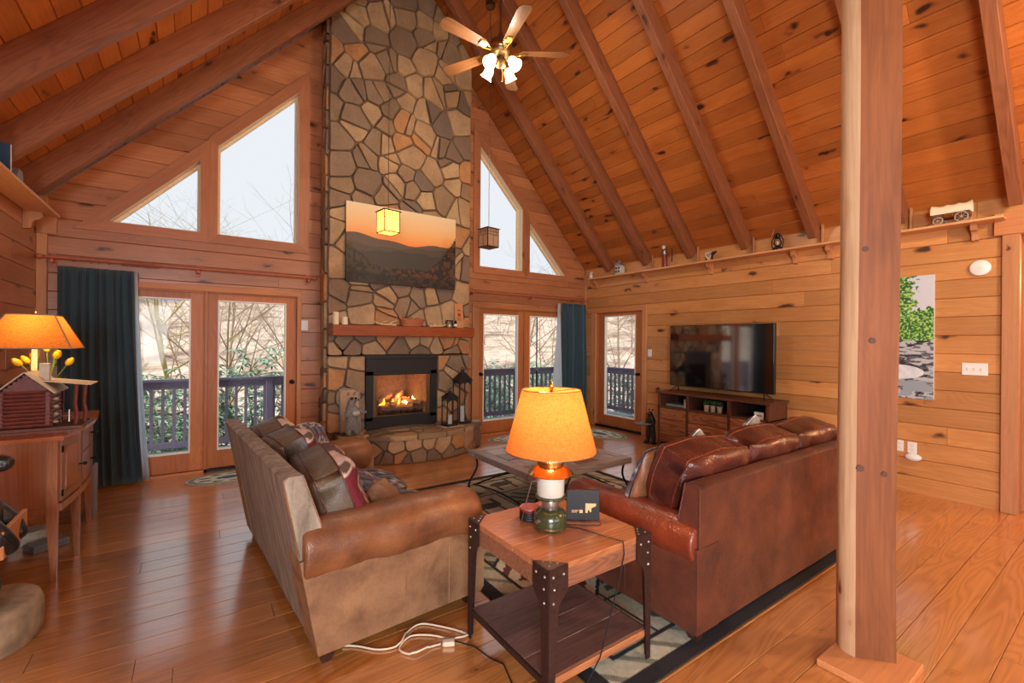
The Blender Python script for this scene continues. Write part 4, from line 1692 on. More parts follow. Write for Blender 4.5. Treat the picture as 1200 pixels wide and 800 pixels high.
for k in range(4):
    y0 = -ay_ + .02 + (2 * ay_ - .04) * k / 4
    y1 = y0 + (2 * ay_ - .04) / 4
    MB().cbox(-ax_ + .012, y0 + .001, .13, ax_ - .012, y1 - .001, .15, .002).build('shelf_plank', M['rustic_dark'], et, off=(0, (y0 + y1) / 2, .14))
for s in (-1, 1):
    MB().cbox(s * ax_ - (.012 if s > 0 else .0), -ay_ + .02, .118, s * ax_ + (.0 if s > 0 else .012), ay_ - .02, .146, .002).build('shelf_bar', M['iron'], et)
MB().cbox(-ax_ + .03, -ay_ + .004, .118, ax_ - .03, -ay_ + .022, .150, .002).build('shelf_edge', M['rustic'], et)

# ---- lantern table lamp
LX, LY = 1.42, 1.69
lamp = empty('table_lamp', (LX, LY, EZ), label='camping lantern table lamp with lit orange linen drum shade on the end table', cat='lamp')
z0 = .0
MB().lathe([(.0, 0), (.072, 0), (.080, .006), (.082, .02), (.082, .052), (.076, .075), (.058, .092), (.044, .098), (0, .1)], 36).build('fuel_tank', M['green_enamel'], lamp, smooth=True)
MB().lathe([(.081, .012), (.0835, .014), (.0835, .020), (.081, .022)], 36, caps=False).build('tank_band', M['aged_brass'], lamp, smooth=True)
MB().lathe([(.040, .095), (.042, .098), (.042, .142), (.040, .146)], 28, caps=False).build('burner_collar', M['steel'], lamp, smooth=True)
MB().lathe([(.0, .143), (.07, .146), (.074, .15), (.074, .156), (.066, .160)], 32).build('globe_seat', M['green_enamel'], lamp, smooth=True)
MB().lathe([(.062, .158), (.066, .165), (.067, .25), (.064, .262)], 32, caps=False).build('frosted_globe', M['frosted'], lamp, smooth=True)
MB().lathe([(.108, .262), (.110, .266), (.085, .295), (.064, .305), (.064, .318), (.070, .322), (.070, .330), (.05, .345), (.03, .352), (0, .353)], 36).build('ventilator', M['brass'], lamp, smooth=True)
MB().cyl((-.078, -.01, .05), (-.094, -.014, .052), .012, .010, 12).build('pump_knob', M['steel'], lamp, smooth=True)
mb = MB()
mb.tube([(-.07, -.01, .245), (-.10, .02, .235), (-.112, .05, .12), (-.112, .08, .035), (-.10, .1, .002)], .0018, 6)
mb.build('bail_wire', M['steel'], lamp)
MB().cyl((0, 0, .35), (0, 0, .70), .004, n=8).build('harp_rod', M['brass'], lamp)
sh = MB().lathe([(.218, .375), (.2185, .378), (.143, .668), (.1425, .67)], 56, caps=False).build('lamp_shade', M['shade'], lamp, smooth='all')
for r_, z_ in ((.218, .375), (.143, .669)):
    MB().tube([(r_ * math.cos(a), r_ * math.sin(a), z_) for a in [2 * PI * k / 48 for k in range(48)]], .0025, 5, closed=True).build('shade_ring', M['aged_brass'], sh, smooth=True)
MB().tube([(-.142, 0, .665), (0, 0, .66), (.142, 0, .665)], .0022, 5).build('shade_spider', M['aged_brass'], sh, smooth=True)
MB().lathe([(0, .655), (.012, .66), (.006, .668), (.013, .682), (.013, .692), (.006, .704), (.004, .712), (0, .714)], 16).build('finial', M['brass'], lamp, smooth=True)
MB().ell((0, 0, .47), (.028, .028, .04), 12, 8).build('bulb', M['bulb'], lamp, smooth=True)
light('table_lamp_bulb', 'POINT', (LX, LY, EZ + .56), 12, (1.0, .68, .38), .035)

# cord of the lamp: over the table edge, down the leg, along the floor
cord = MB().tube([(LX + .06, LY - .05, EZ + .006), (LX + .10, LY - .10, EZ + .006), (1.56, 1.45, EZ + .006), (1.585, EY0 + .002, EZ + .006), (1.575, EY0 - .014, EZ - .04),
                  (1.53, EY0 - .016, .42), (1.42, EY0 - .02, .16), (1.30, EY0 - .03, .06), (1.15, EY0 - .02, .01), (1.14, 1.60, .008), (1.18, 1.73, .008), (1.15, 1.80, .008), (1.13, 1.91, .008), (1.06, 1.99, .02), (1.03, 2.04, .012)], .0032, 6)
tag(cord.build('lamp_cord', M['rubber'], None, smooth=True), 'thin black lamp cord hanging down the end table to the floor', 'cord')

# coaster tin and black bear card
ctn = empty('coaster_tin', (1.405, 1.835, EZ), label='round black coaster holder with red top behind the camping lantern lamp', cat='coaster')
for k in range(5):
    MB().lathe([(.0, 0), (.050, 0), (.052, .003), (.052, .008), (.05, .011), (0, .011)], 28, (0, 0, k * .0115)).build('coaster', M['black'] if k < 4 else M['red_paint'], ctn, smooth=True)
MB().lathe([(0, .0575), (.05, .0575), (.05, .062), (0, .063)], 28).build('coaster_face', plain('pink_felt', S(196, 110, 100), .8), ctn)
card = empty('framed_card', (1.59, 1.64, EZ), math.radians(-37), 'small black desk sign with gold bear logo on the end table', 'sign')
MB().cbox(-.082, -.0, .014, .082, .012, .165, .002).build('card_board', M['black'], card)
MB().cbox(-.084, -.028, 0, .084, .028, .014, .003).build('card_base', M['dark_wood'], card)
gold = plain('gold_print', S(226, 176, 120), .5)
mb = MB()
mb.prism([(.012, .052), (.022, .050), (.024, .066), (.032, .064), (.034, .054), (.042, .058), (.040, .074), (.064, .086), (.064, .098), (.012, .098)], lambda u, v, d: (u, -.0015 + d, v), 0, .001)
mb.build('bear_logo', gold, card)
mb = MB().box(-.018, -.0015, .050, -.002, -.0005, .066)
for r, z in enumerate((.060, .052)):
    for k in range(5 - r):
        x = -.056 + k * .007
        mb.box(x, -.0015, z, x + .005, -.0005, z + .004)
mb.build('small_print', gold, card)

# white extension cord on the floor
pts = [(.60, 2.28), (.66, 2.235), (.74, 2.15), (.83, 2.13), (.90, 2.20), (.985, 2.225), (1.06, 2.15), (1.13, 2.05), (1.14, 2.0), (1.07, 2.02), (.99, 2.11), (.90, 2.16), (.82, 2.10), (.86, 2.03), (.95, 2.03), (1.01, 2.02)]
sm = []
for i in range(len(pts) - 1):
    p0, p1, p2, p3 = [Vector(pts[max(0, min(len(pts) - 1, i + k))]) for k in (-1, 0, 1, 2)]
    for q in range(5):
        t_ = q / 5
        v_ = .5 * ((2 * p1) + (-p0 + p2) * t_ + (2 * p0 - 5 * p1 + 4 * p2 - p3) * t_ ** 2 + (-p0 + 3 * p1 - 3 * p2 + p3) * t_ ** 3)
        sm.append((v_.x, v_.y, .008 + .006 * (i % 5 == 3)))
ec = empty('extension_cord', (0, 0, 0), label='white extension cord with block socket coiled on the floor by the taupe sofa', cat='cord')
MB().tube(sm, .0045, 7).build('cable', M['cream'], ec, smooth=True)
MB().cbox(-.03, -.017, 0, .03, .017, .024, .005, Matrix.Translation((1.035, 2.0, .001)) @ Matrix.Rotation(-.5, 4, 'Z')).build('socket_block', M['cream'], ec)

# ---- media console
KX, KXB, KY0, KY1, KZ = 5.50, 5.95, 2.60, 4.155, .81
con = empty('media_console', (KX, (KY0 + KY1) / 2, 0), label='dark walnut media console with three open bays and drawers under the television', cat='cabinet')
yc = (KY0 + KY1) / 2
a_, b_ = KY0 - yc, KY1 - yc
dk = M['dark_wood']
MB().cbox(-.02, a_ - .02, KZ - .03, .46, b_ + .02, KZ, .003).build('top', dk, con)
MB().cbox(.0, a_, .09, .45, b_, .115, .002).build('bottom', dk, con)
MB().cbox(.0, a_, .575, .45, b_, .595, .002).build('shelf', dk, con)
MB().cbox(.43, a_, .09, .45, b_, KZ - .03, .002).build('back_panel', M['black'], con)
cols_ = [b_, 3.678 - yc, 3.092 - yc, a_]
for i, y in enumerate(cols_):
    yy = y - .02 if i == 0 else (y + .02 if i == 3 else y)
    MB().cbox(0, yy - .02, 0 if i in (0, 3) else .09, .44 if i in (0, 3) else .44, yy + .02, KZ - .03, .003).build('side_panel' if i in (0, 3) else 'divider', M['dark_wood_z'], con)
for i in range(3):
    y1, y0 = cols_[i] - (.042 if i == 0 else .022), cols_[i + 1] + (.042 if i == 2 else .022)
    for r in range(3):
        z0_ = .12 + r * .152
        d = MB().cbox(-.004, y0, z0_, .02, y1, z0_ + .146, .003).build('drawer', M['drawer'], con, off=(0, (y0 + y1) / 2, z0_ + .07))
        yc2 = (y0 + y1) / 2
        MB().tube([(-.004, -.06, .0), (-.02, -.05, .0), (-.024, 0, -.004), (-.02, .05, .0), (-.004, .06, .0)], .005, 6).build('handle', M['aged_brass'], d, smooth=True)

# items in the console
sg = MB().cbox(0, -.055, 0, .02, .055, .085, .003)
o = empty('small_sign', (5.54, 2.74, .596), label='small white wooden sign block in the right bay of the console', cat='sign')
sg.build('sign_block', M['white'], o)
mb = MB()
for k in range(7):
    mb.box(-.001, .04 - k * .0115 - .008, .035, 0, .04 - k * .0115, .052)
mb.build('letter_row', M['black'], o)
for k, y in enumerate((3.45, 3.36, 3.265)):
    pt = empty('potted_plant', (5.60, y, .596), label=('leafy green plant in clay pot, %s of three in the middle console bay' % ('leftmost', 'middle', 'rightmost')[k]), cat='plant', group='small potted plants in the console')
    MB().lathe([(0, 0), (.030, 0), (.036, .075), (.040, .078), (.040, .086), (.033, .086), (0, .082)], 18).build('pot', M['clay'], pt, smooth=True)
    mb = MB()
    for q in range(120):
        a, e_ = random.uniform(0, 2 * PI), random.uniform(.1, 1.4)
        r = random.uniform(.015, .048)
        c = Vector((r * math.cos(a) * math.cos(e_ * .6), r * math.sin(a) * math.cos(e_ * .6), .095 + r * math.sin(e_) * 1.1))
        T = Matrix.Translation(c) @ Matrix.Rotation(random.uniform(0, 6), 4, 'Z') @ Matrix.Rotation(random.uniform(-.8, .8), 4, 'X')
        mb.add([(-.008, 0, 0), (0, -.012, .004), (.008, 0, 0), (0, .012, .004)], [(0, 1, 2, 3)], T)
    mb.build('leaves', plain('boxwood_leaf', S(84, 132, 60), .5, var=.3), pt)['kind'] = 'stuff'
pl = empty('disc_player', (5.72, 3.93, .596), label='flat black disc player in the left bay of the console', cat='player')
MB().cbox(-.13, -.15, 0, .13, .15, .035, .003).build('case', M['grey_box'], pl)
cd = MB().cyl((0, 0, 0), (0, 0, .12), .030, n=20)
o = empty('pillar_candle', (5.62, 3.77, .596), label='white pillar candle in the left bay of the media console', cat='candle')
cd.build('wax', M['wax'], o, smooth=True)
MB().cyl((0, 0, .12), (0, 0, .13), .0015, n=5).build('wick', M['black'], o)

# ---- television
tv = empty('television', (5.74, (2.645 + 4.12) / 2, KZ), label='large flat black television on splayed feet on the walnut console', cat='television')
MB().cbox(-.012, -.735, .075, .025, .735, .945, .004).build('housing', M['black'], tv)
MB().cbox(-.0135, -.725, .088, -.0115, .725, .936, .0005).build('screen', M['screen'], tv)
MB().cbox(.02, -.45, .15, .06, .45, .60, .02).build('rear_cover', M['black'], tv)
for s in (-1, 1):
    MB().tube([(.0, s * .60, .09), (-.10, s * .665, .006)], .008, 6).tube([(.0, s * .60, .09), (.10, s * .665, .006)], .008, 6).tube([(-.12, s * .67, .006), (-.08, s * .655, .006)], .008, 6).build('foot', M['black'], tv, smooth=True)
MB().tube([(.0, -.02, .09), (-.012, -.0, .04), (-.0, .03, .0)], .003, 5).build('cable', M['rubber'], tv)


# ---- figures grown with the skin modifier
def skin_figure(name, parent, joints, edges, mat, sub=2, loc=None):
    me = bpy.data.meshes.new(name)
    me.from_pydata([j[:3] for j in joints], edges, [])
    me.materials.append(mat)
    o = bpy.data.objects.new(name, me)
    COL.objects.link(o)
    o.parent = parent
    sk = o.modifiers.new('skin', 'SKIN')
    if not me.skin_vertices:
        me.skin_vertices.new()
    for i, j in enumerate(joints):
        r = j[3]
        me.skin_vertices[0].data[i].radius = (r, r)
        me.skin_vertices[0].data[i].use_root = i == 0
    sb = o.modifiers.new('sub', 'SUBSURF')
    sb.levels = sub
    sb.render_levels = sub
    if loc:
        o.location = loc
    return o


# bear statue holding a tray, beside the console
bs = empty('bear_statue', (5.62, 4.36, 0), math.radians(0), 'dark bronze standing bear statue holding out a tray beside the console', 'figurine')
J = [(0, 0, .22, .060), (0, 0, .33, .055), (-.01, 0, .40, .038), (-.02, 0, .455, .045), (-.07, 0, .445, .024),
     (0, .045, .14, .036), (-.005, .05, .04, .034), (-.06, .055, .022, .022),
     (0, -.045, .14, .036), (-.005, -.05, .04, .034), (-.06, -.055, .022, .022),
     (-.01, .055, .34, .026), (-.04, .07, .27, .022), (-.10, .06, .27, .018),
     (-.01, -.055, .34, .026), (-.04, -.07, .27, .022), (-.10, -.06, .27, .018)]
E_ = [(0, 1), (1, 2), (2, 3), (3, 4), (0, 5), (5, 6), (6, 7), (0, 8), (8, 9), (9, 10), (1, 11), (11, 12), (12, 13), (1, 14), (14, 15), (15, 16)]
skin_figure('bear_body', bs, J, E_, M['statue'])
for s in (-1, 1):
    MB().ell((-.01, s * .03, .498), (.012, .012, .014), 8, 6).build('ear', M['statue'], bs, smooth=True)
MB().lathe([(0, 0), (.11, .002), (.13, .016), (.125, .018), (.1, .008), (0, .006)], 24, (-.13, .04, .285)).build('tray', M['grey_box'], bs, smooth=True)
MB().lathe([(0, 0), (.10, 0), (.10, .018), (0, .018)], 20, (-.02, 0, 0)).build('plinth', M['statue'], bs)

# ---- bow-front sideboard by the left wall
sbx = empty('sideboard', (-.69, 3.88, 0), label='cherry bow-front sideboard on tapered legs against the left wall', cat='sideboard')
# local: x towards the room (0 at the corner legs), y along the wall
SLN = 1.16


def bow(y, amp=.045):
    q = min(1, max(0, y / SLN))
    return amp * math.sin(PI * q)


def bow_box(y0, y1, z0, z1, t=.02, off=0.0, n=6):
    mb = MB()
    ys = [y0 + (y1 - y0) * k / n for k in range(n + 1)]
    poly = [(bow(y) + off, y) for y in ys] + [(bow(y) + off - t, y) for y in reversed(ys)]
    mb.prism(poly[::-1], lambda u, v, d: (u, v, d), z0, z1)
    return mb


ch, cht = M['cherry'], M['cherry_top']
ys = [-.04 + (SLN + .08) * k / 14 for k in range(15)]
MB().prism([(-.55, -.04)] + [(bow(y, .05) + .035, y) for y in ys] + [(-.55, SLN + .04)], lambda u, v, d: (u, v, d), .875, .90).build('top', cht, sbx)
MB().cbox(-.53, .02, .42, -.02, .04, .875, .003).build('side_panel', ch, sbx)
MB().cbox(-.53, .012, .42, -.02, .024, .46, .002).build('side_rail', ch, sbx)
MB().cbox(-.53, SLN - .04, .42, -.02, SLN - .02, .875, .003).build('side_panel', ch, sbx)
MB().cbox(-.54, .02, .42, -.52, SLN - .02, .875, .003).build('back_panel', ch, sbx)
MB().prism([(-.53, .02)] + [(bow(y) - .03, y) for y in ys[1:-1]] + [(-.53, SLN - .02)], lambda u, v, d: (u, v, d), .42, .44).build('bottom', ch, sbx)
MB().box(-.52, .05, .44, -.05, SLN - .05, .875).build('carcass', ch, sbx)


def taper_leg(x, y, w=.05, top=.875, zmid=.42):
    mb = MB()
    pr_ = [(top, w), (zmid, w), (0, w * .5)]
    for z, ww in pr_:
        mb.v += [(x - ww, y, z), (x, y, z), (x, y + ww, z), (x - ww, y + ww, z)]
    for k in range(2):
        for q in range(4):
            a, b = k * 4 + q, k * 4 + (q + 1) % 4
            mb.f.append((a, b, b + 4, a + 4))
    mb.f += [(3, 2, 1, 0), (8, 9, 10, 11)]
    return mb


for x, y, tp in ((.0, 0, .875), (bow(.45), .39, .875), (0, SLN - .05, .875), (-.50, 0, .875), (-.50, SLN - .05, .875)):
    taper_leg(x, y, top=tp).build('leg', ch, sbx)
dz0, dz1 = .48, .865
for (y0, y1) in ((.055, .385),):
    dd = bow_box(y0, y1, dz0, dz1, off=.004).build('cabinet_door', ch, sbx)
    bow_box(y0 + .07, y1 - .07, dz0 + .06, dz1 - .06, .012, off=.010).build('raised_panel', ch, dd)
    for e0, e1, f0, f1 in ((y0 + .055, y0 + .06, dz0 + .05, dz1 - .05), (y1 - .06, y1 - .055, dz0 + .05, dz1 - .05), (y0 + .055, y1 - .055, dz1 - .055, dz1 - .05), (y0 + .055, y1 - .055, dz0 + .05, dz0 + .055)):
        bow_box(e0, e1, f0, f1, .01, off=.012).build('panel_bead', ch, dd)
    ky = y1 - .025 if y0 < .5 else y0 + .025
    MB().tube([(bow(ky) + .004, ky, .64), (bow(ky) + .03, ky, .64)], .006, 8).ell((bow(ky) + .036, ky, .64), (.013, .013, .013), 10, 7).build('knob', M['black_iron'], dd, smooth=True)
    for z in (dz0 + .05, dz1 - .06):
        MB().tube([(bow(y0) + .008, y0 - .003, z - .02), (bow(y0) + .008, y0 - .003, z + .02)], .006, 6).build('hinge', M['black_iron'], dd)
for k, (z0_, z1_) in enumerate(((.705, .865), (.485, .695))):
    dd = bow_box(.445, SLN - .055, z0_, z1_, off=.004, n=10).build('drawer', ch, sbx)
    for ky in (.775,):
        MB().tube([(bow(ky) + .004, ky, (z0_ + z1_) / 2), (bow(ky) + .03, ky, (z0_ + z1_) / 2)], .006, 8).ell((bow(ky) + .036, ky, (z0_ + z1_) / 2), (.013, .013, .013), 10, 7).build('knob', M['black_iron'], dd, smooth=True)
bow_box(.05, SLN - .05, .42, .465, off=.006).build('lower_rail', ch, sbx)

# odds and ends on the floor beneath the sideboard
o = empty('power_strip_box', (-.98, 4.75, 0), .3, 'pale box of cables on the floor under the sideboard', 'box')
MB().cbox(-.12, -.08, 0, .12, .08, .09, .004).build('carton', M['pale_tin'], o)
o = empty('game_console', (-.86, 4.55, 0), .6, 'dark grey electronic box lying under the sideboard', 'electronics')
MB().cbox(-.1, -.07, 0, .1, .07, .05, .006).build('case', M['grey_box'], o)
MB().tube([(.08, 0, .03), (.13, .04, .01), (.10, .12, .008), (.02, .16, .008), (-.06, .12, .03)], .004, 6).build('cable', M['rubber'], o, smooth=True)
bp_ = MB().cbox(-.012, -.10, 0, .012, .10, .42, .004)
o = bp_.build('folded_stand', M['grey_box'], None, loc=(-.70, 5.20, 0))
tag(o, 'slim grey board standing on the floor between the sideboard and the curtain', 'board')


# ================================================================== ON THE SIDEBOARD
SZ = .90
cab = empty('model_log_cabin', (-.885, 4.14, SZ), label='red brown model log cabin with grey roof and porch on the sideboard', cat='model')
# gable end faces the camera; local x across, y = ridge direction
hw, hd, eh, ph = .105, .30, .255, .362
MB().cbox(-hw - .02, -.02, 0, hw + .17, hd + .02, .02, .002).build('base_board', M['dark_wood'], cab)
mb = MB()
for k in range(10):
    z = .035 + k * .024
    for y in (0, hd):
        mb.tube([(-hw - .02, y, z), (hw + .02, y, z)], .0125, 8)
for k in range(9):
    z = .047 + k * .024
    for x in (-hw, hw):
        mb.tube([(x, -.02, z), (x, hd + .02, z)], .0125, 8)
mb.build('log_wall', M['red_wood'], cab, smooth=True)['kind'] = 'stuff'
for y in (0, hd):
    mb = MB()
    for k in range(5):
        z = .270 + k * .0195
        w = (ph - z) / (ph - eh) * (hw + .01)
        mb.cbox(-w, y - .007, z - .0115, w, y + .007, z + .0115, .002)
    mb.build('gable_siding', M['red_wood'], cab)
for s in (-1, 1):
    L_ = math.hypot(hw + .035, ph - eh + .03)
    T = frame((0, -.04, ph + .012), (s * (hw + .035), 0, -(ph - eh + .03)), (0, 1, 0))
    nz_ = 1 if (T.to_3x3() @ Vector((0, 0, 1))).z > 0 else -1
    MB().cbox(0, 0, 0 if nz_ > 0 else -.008, L_, hd + .08, .008 if nz_ > 0 else 0, .002, T).build('roof', M['roof_grey'], cab)
T = frame((.055, .10, .315), (.245, 0, -.035), (0, 1, 0))
MB().cbox(0, -.06, -.0, .25, .22, .007, .002, T).build('porch_roof', M['roof_grey'], cab)
MB().cbox(.035, .12, .27, .085, .17, .43, .003).build('chimney', M['roof_grey'], cab)
for x, y in ((.225, .06), (.255, .16)):
    MB().tube([(x, y, .02), (x + .006, y, .09), (x - .004, y, .16), (x + .004, y, .288)], .011, 8).build('porch_post', M['red_wood'], cab, smooth=True)
mb = MB()
for k in range(4):
    z = .05 + .05 * k
    MB().ell((hw + .03, .02, z), (.016, .012, .011), 10, 6).build('log_end', M['clay'], cab, smooth=True)
mb.tube([(hw + .05, .05, .04), (hw + .05, .05, .12), (hw + .09, .05, .12), (hw + .09, .05, .04)], .004, 6)
mb.tube([(hw + .04, .05, .08), (hw + .1, .05, .08)], .004, 6)
mb.build('rocking_chair', M['steel'], cab, smooth=True)

tl_ = empty('table_lamp', (-.90, 4.42, SZ), label='lit lamp with square amber shade and brass stem on the sideboard', cat='lamp')
MB().cbox(-.07, -.07, 0, .07, .07, .02, .004).build('base', M['brass'], tl_)
MB().cbox(-.018, -.018, .02, .018, .018, .56, .003).build('stem', M['brass'], tl_)
bt, tp_ = (.215, .215, .53), (.115, .115, .755)
mb = MB()
b4 = [(-bt[0], -bt[1], bt[2]), (bt[0], -bt[1], bt[2]), (bt[0], bt[1], bt[2]), (-bt[0], bt[1], bt[2])]
t4 = [(-tp_[0], -tp_[1], tp_[2]), (tp_[0], -tp_[1], tp_[2]), (tp_[0], tp_[1], tp_[2]), (-tp_[0], tp_[1], tp_[2])]
mb.add(b4 + t4, [(0, 1, 5, 4), (1, 2, 6, 5), (2, 3, 7, 6), (3, 0, 4, 7)])
sh2 = mb.build('lamp_shade', M['shade2'], tl_)
mb = MB()
for k in range(4):
    mb.tube([b4[k], t4[k]], .004, 6).tube([b4[k], b4[(k + 1) % 4]], .004, 6).tube([t4[k], t4[(k + 1) % 4]], .004, 6)
mb.build('shade_binding', plain('grey_binding', S(150, 130, 120), .6), sh2)
MB().tube([(0, 0, .56), (0, 0, .785)], .003, 6).ell((0, 0, .785), (.008, .008, .012), 8, 6).build('finial', M['brass'], tl_, smooth=True)
MB().ell((0, 0, .63), (.026, .026, .036), 12, 8).build('bulb', M['bulb'], tl_, smooth=True)
light('sideboard_lamp_bulb', 'POINT', (-.90, 4.42, SZ + .66), 12, (1.0, .68, .36), .035)

vz = empty('tulip_vase', (-.87, 4.60, SZ), label='vase of yellow tulips behind the model log cabin', cat='flowers')
MB().lathe([(0, 0), (.04, .0), (.05, .08), (.035, .17), (.04, .20), (.034, .2), (0, .19)], 20).build('vase', M['grey_box'], vz, smooth=True)
for k, (x, y, z) in enumerate(((-.01, .02, .50), (.05, -.05, .455), (.10, -.02, .405), (-.05, -.06, .44), (-.10, .0, .42), (.02, .07, .46), (-.12, -.08, .41))):
    st = MB().tube([(0, 0, .17), (x * .4, y * .4, (z + .2) / 2), (x, y, z)], .004, 6).build('stem', M['leaf'], vz, smooth=True)
    T = Matrix.Translation((x, y, z)) @ Vector((x, y, .15)).to_track_quat('Z', 'Y').to_matrix().to_4x4()
    MB().lathe([(0, -.005), (.014, .0), (.022, .02), (.020, .042), (.010, .060), (0, .064)], 10, T=T).build('tulip_head', M['tulip'], vz, smooth=True)
for k in range(5):
    a = k * 1.3 + .3
    d = Vector((math.cos(a), math.sin(a), 0))
    w = d.cross(Vector((0, 0, 1)))
    vs = []
    for q in range(6):
        t_ = q / 5
        c = d * (.12 * t_ ** 1.4) + Vector((0, 0, .18 + .20 * t_ - .05 * t_ * t_))
        ww = .018 * math.sin(PI * min(.98, .1 + t_ * .9))
        vs += [c - w * ww, c + w * ww]
    MB().add(vs, [(2 * q, 2 * q + 1, 2 * q + 3, 2 * q + 2) for q in range(5)]).build('tulip_leaf', M['leaf'], vz, smooth=True)

# ================================================================== SHELVES HIGH ON THE WALLS
SHZ = 2.655
sf = empty('display_shelf', (XR, 3.4, SHZ), label='long pine display shelf on brackets along the right wall under the rafters', cat='shelf')
o = MB().cbox(-1.29 - 1.28, -.10, -.024, 2.57, .10, 0, .003).build('shelf_board', M['shelf_pine'], sf)
o.rotation_euler = (0, 0, PI / 2)
o.location = (-.10, -.05 , 0)


def bracket(y, sgn, parent, x_off=0):
    prof = [(0, -.024), (.12, -.024), (.125, -.06), (.105, -.085), (.075, -.095), (.055, -.12), (.05, -.17), (.0, -.18)]
    return MB().prism(prof, lambda u, v, d: (sgn * u + x_off, y + d, v), -.022, .022).build('bracket', M['trim'], parent)


for y in (5.86, 4.76, 3.63, 2.53, 2.16, .98):
    bracket(y - 3.4, -1, sf)
sl = empty('display_shelf', (XL, 4.6, SHZ - .01), label='pine display shelf on brackets along the left wall above the table lamp', cat='shelf')
o = MB().cbox(-1.3, -.10, -.024, 1.3, .10, 0, .003).build('shelf_board', M['shelf_pine'], sl)
o.rotation_euler = (0, 0, PI / 2)
o.location = (.105, -.02, 0)
for y in (5.75, 4.62, 3.6):
    bracket(y - 4.6, 1, sl)

def on_shelf(name, y, label, cat, x=5.89, rz=0, group=None):
    return empty(name, (x, y, SHZ), rz, label, cat, group)


o = on_shelf('tin_house', 5.24, 'small pale house-shaped tin lantern on the display shelf near the corner', 'ornament')
MB().cbox(-.055, -.06, 0, .055, .06, .15, .003).build('body', M['pale_tin'], o)
MB().prism([(-.066, .15), (.066, .15), (0, .205)], lambda u, v, d: (d, u, v), -.062, .062).build('roof', M['grey_box'], o)
mb = MB()
for y in (-.028, .028):
    for z in (.03, .09):
        mb.box(-.058, y - .016, z, -.054, y + .016, z + .035)
mb.build('window_cut', M['black'], o)
MB().cbox(-.02, -.012, .19, .004, .012, .235, .002).build('chimney', M['grey_box'], o)
o = on_shelf('tin_pail', 5.93, 'tiny patterned vase in the corner of the display shelf', 'ornament', x=5.90)
MB().lathe([(0, 0), (.035, 0), (.045, .05), (.025, .09), (.035, .13), (.03, .13), (0, .12)], 16).build('body', M['pale_tin'], o, smooth=True)
o = on_shelf('red_fire_extinguisher', 4.34, 'narrow dark red extinguisher shaped ornament with round gauge on the display shelf', 'ornament')
MB().lathe([(0, 0), (.036, 0), (.038, .01), (.038, .24), (.03, .262), (0, .27)], 20).build('cylinder', M['red_paint'], o, smooth=True)
MB().lathe([(.0385, .20), (.039, .20), (.039, .262), (.031, .272), (.0, .275)], 20).build('collar', M['steel'], o, smooth=True)
MB().cyl((0, 0, .27), (0, 0, .30), .012, n=10).build('valve', M['brass'], o, smooth=True)
MB().cyl((-.02, 0, .312), (-.034, 0, .312), .028, n=18).build('gauge', M['white'], o, smooth=True)
MB().tube([(0, 0, .30), (.02, -.05, .33), (.03, -.10, .30), (.03, -.11, .2), (.02, -.11, .08)], .008, 7).build('hose', M['rubber'], o, smooth=True)
o = on_shelf('heart_figurine', 3.60, 'black and white figurine with heart opening on the middle of the display shelf', 'figurine')
mb = MB()
pts = []
for k in range(24):
    a = 2 * PI * k / 24
    pts.append((0, .0035 * 16 * math.sin(a) ** 3 * .8 + .02, .08 + .0035 * (13 * math.cos(a) - 5 * math.cos(2 * a) - 2 * math.cos(3 * a) - math.cos(4 * a))))
mb.tube(pts, .013, 7, closed=True)
mb.build('heart_ring', M['pale_tin'], o, smooth=True)
MB().ell((0, -.05, .10), (.02, .035, .025), 10, 7).ell((0, -.085, .115), (.014, .02, .014), 8, 6).tube([(0, -.03, .10), (0, -.04, .0)], .014, 7).tube([(0, .05, .06), (0, .05, .0)], .012, 7).build('bear_body', M['black'], o, smooth=True)
o = on_shelf('railroad_lantern', 2.70, 'blue black kerosene lantern with clear globe and wire bail on the display shelf', 'lantern')
MB().lathe([(0, 0), (.058, 0), (.062, .012), (.056, .035), (.035, .045), (.03, .06), (0, .06)], 24).build('font', M['black_iron'], o, smooth=True)
MB().lathe([(.03, .06), (.045, .085), (.046, .11), (.03, .145), (.028, .15)], 20, caps=False).build('globe', M['lamp_glass'], o, smooth=True)
MB().ell((0, 0, .095), (.012, .012, .025), 8, 6).build('burner', M['wax'], o, smooth=True)
MB().lathe([(.032, .148), (.034, .155), (.022, .165), (.026, .185), (.03, .20), (.018, .215), (0, .217)], 20).build('chimney_cap', M['black_iron'], o, smooth=True)
for s in (-1, 1):
    MB().tube([(0, s * .05, .02), (0, s * .066, .06), (0, s * .066, .13), (0, s * .04, .175), (0, s * .02, .18)], .007, 7).build('side_tube', M['black_iron'], o, smooth=True)
MB().tube([(0, -.062, .13)] + [(0, -.066 * math.cos(PI * k / 12), .17 + .11 * math.sin(PI * k / 12)) for k in range(13)] + [(0, .062, .13)], .002, 5).build('bail', M['steel'], o)
w = on_shelf('covered_wagon', 1.13, 'model covered wagon with white canvas on the display shelf right of the post', 'model')
MB().cbox(-.05, -.13, .055, .05, .13, .105, .003).build('wagon_bed', M['dark_wood'], w)
mb = MB()
N = 10
for i in range(N + 1):
    y = -.135 + .27 * i / N
    for k in range(13):
        a = PI * k / 12
        mb.v.append((.056 * math.cos(a), y * (1.04 if i in (0, N) else 1), .10 + (.088 + (.012 if i in (0, N) else (-.004 if i % 3 else .004))) * math.sin(a) ** .7))
for i in range(N):
    for k in range(12):
        a = i * 13 + k
        mb.f.append((a, a + 1, a + 14, a + 13))
mb.build('canvas_cover', M['wax'], w, smooth=True)
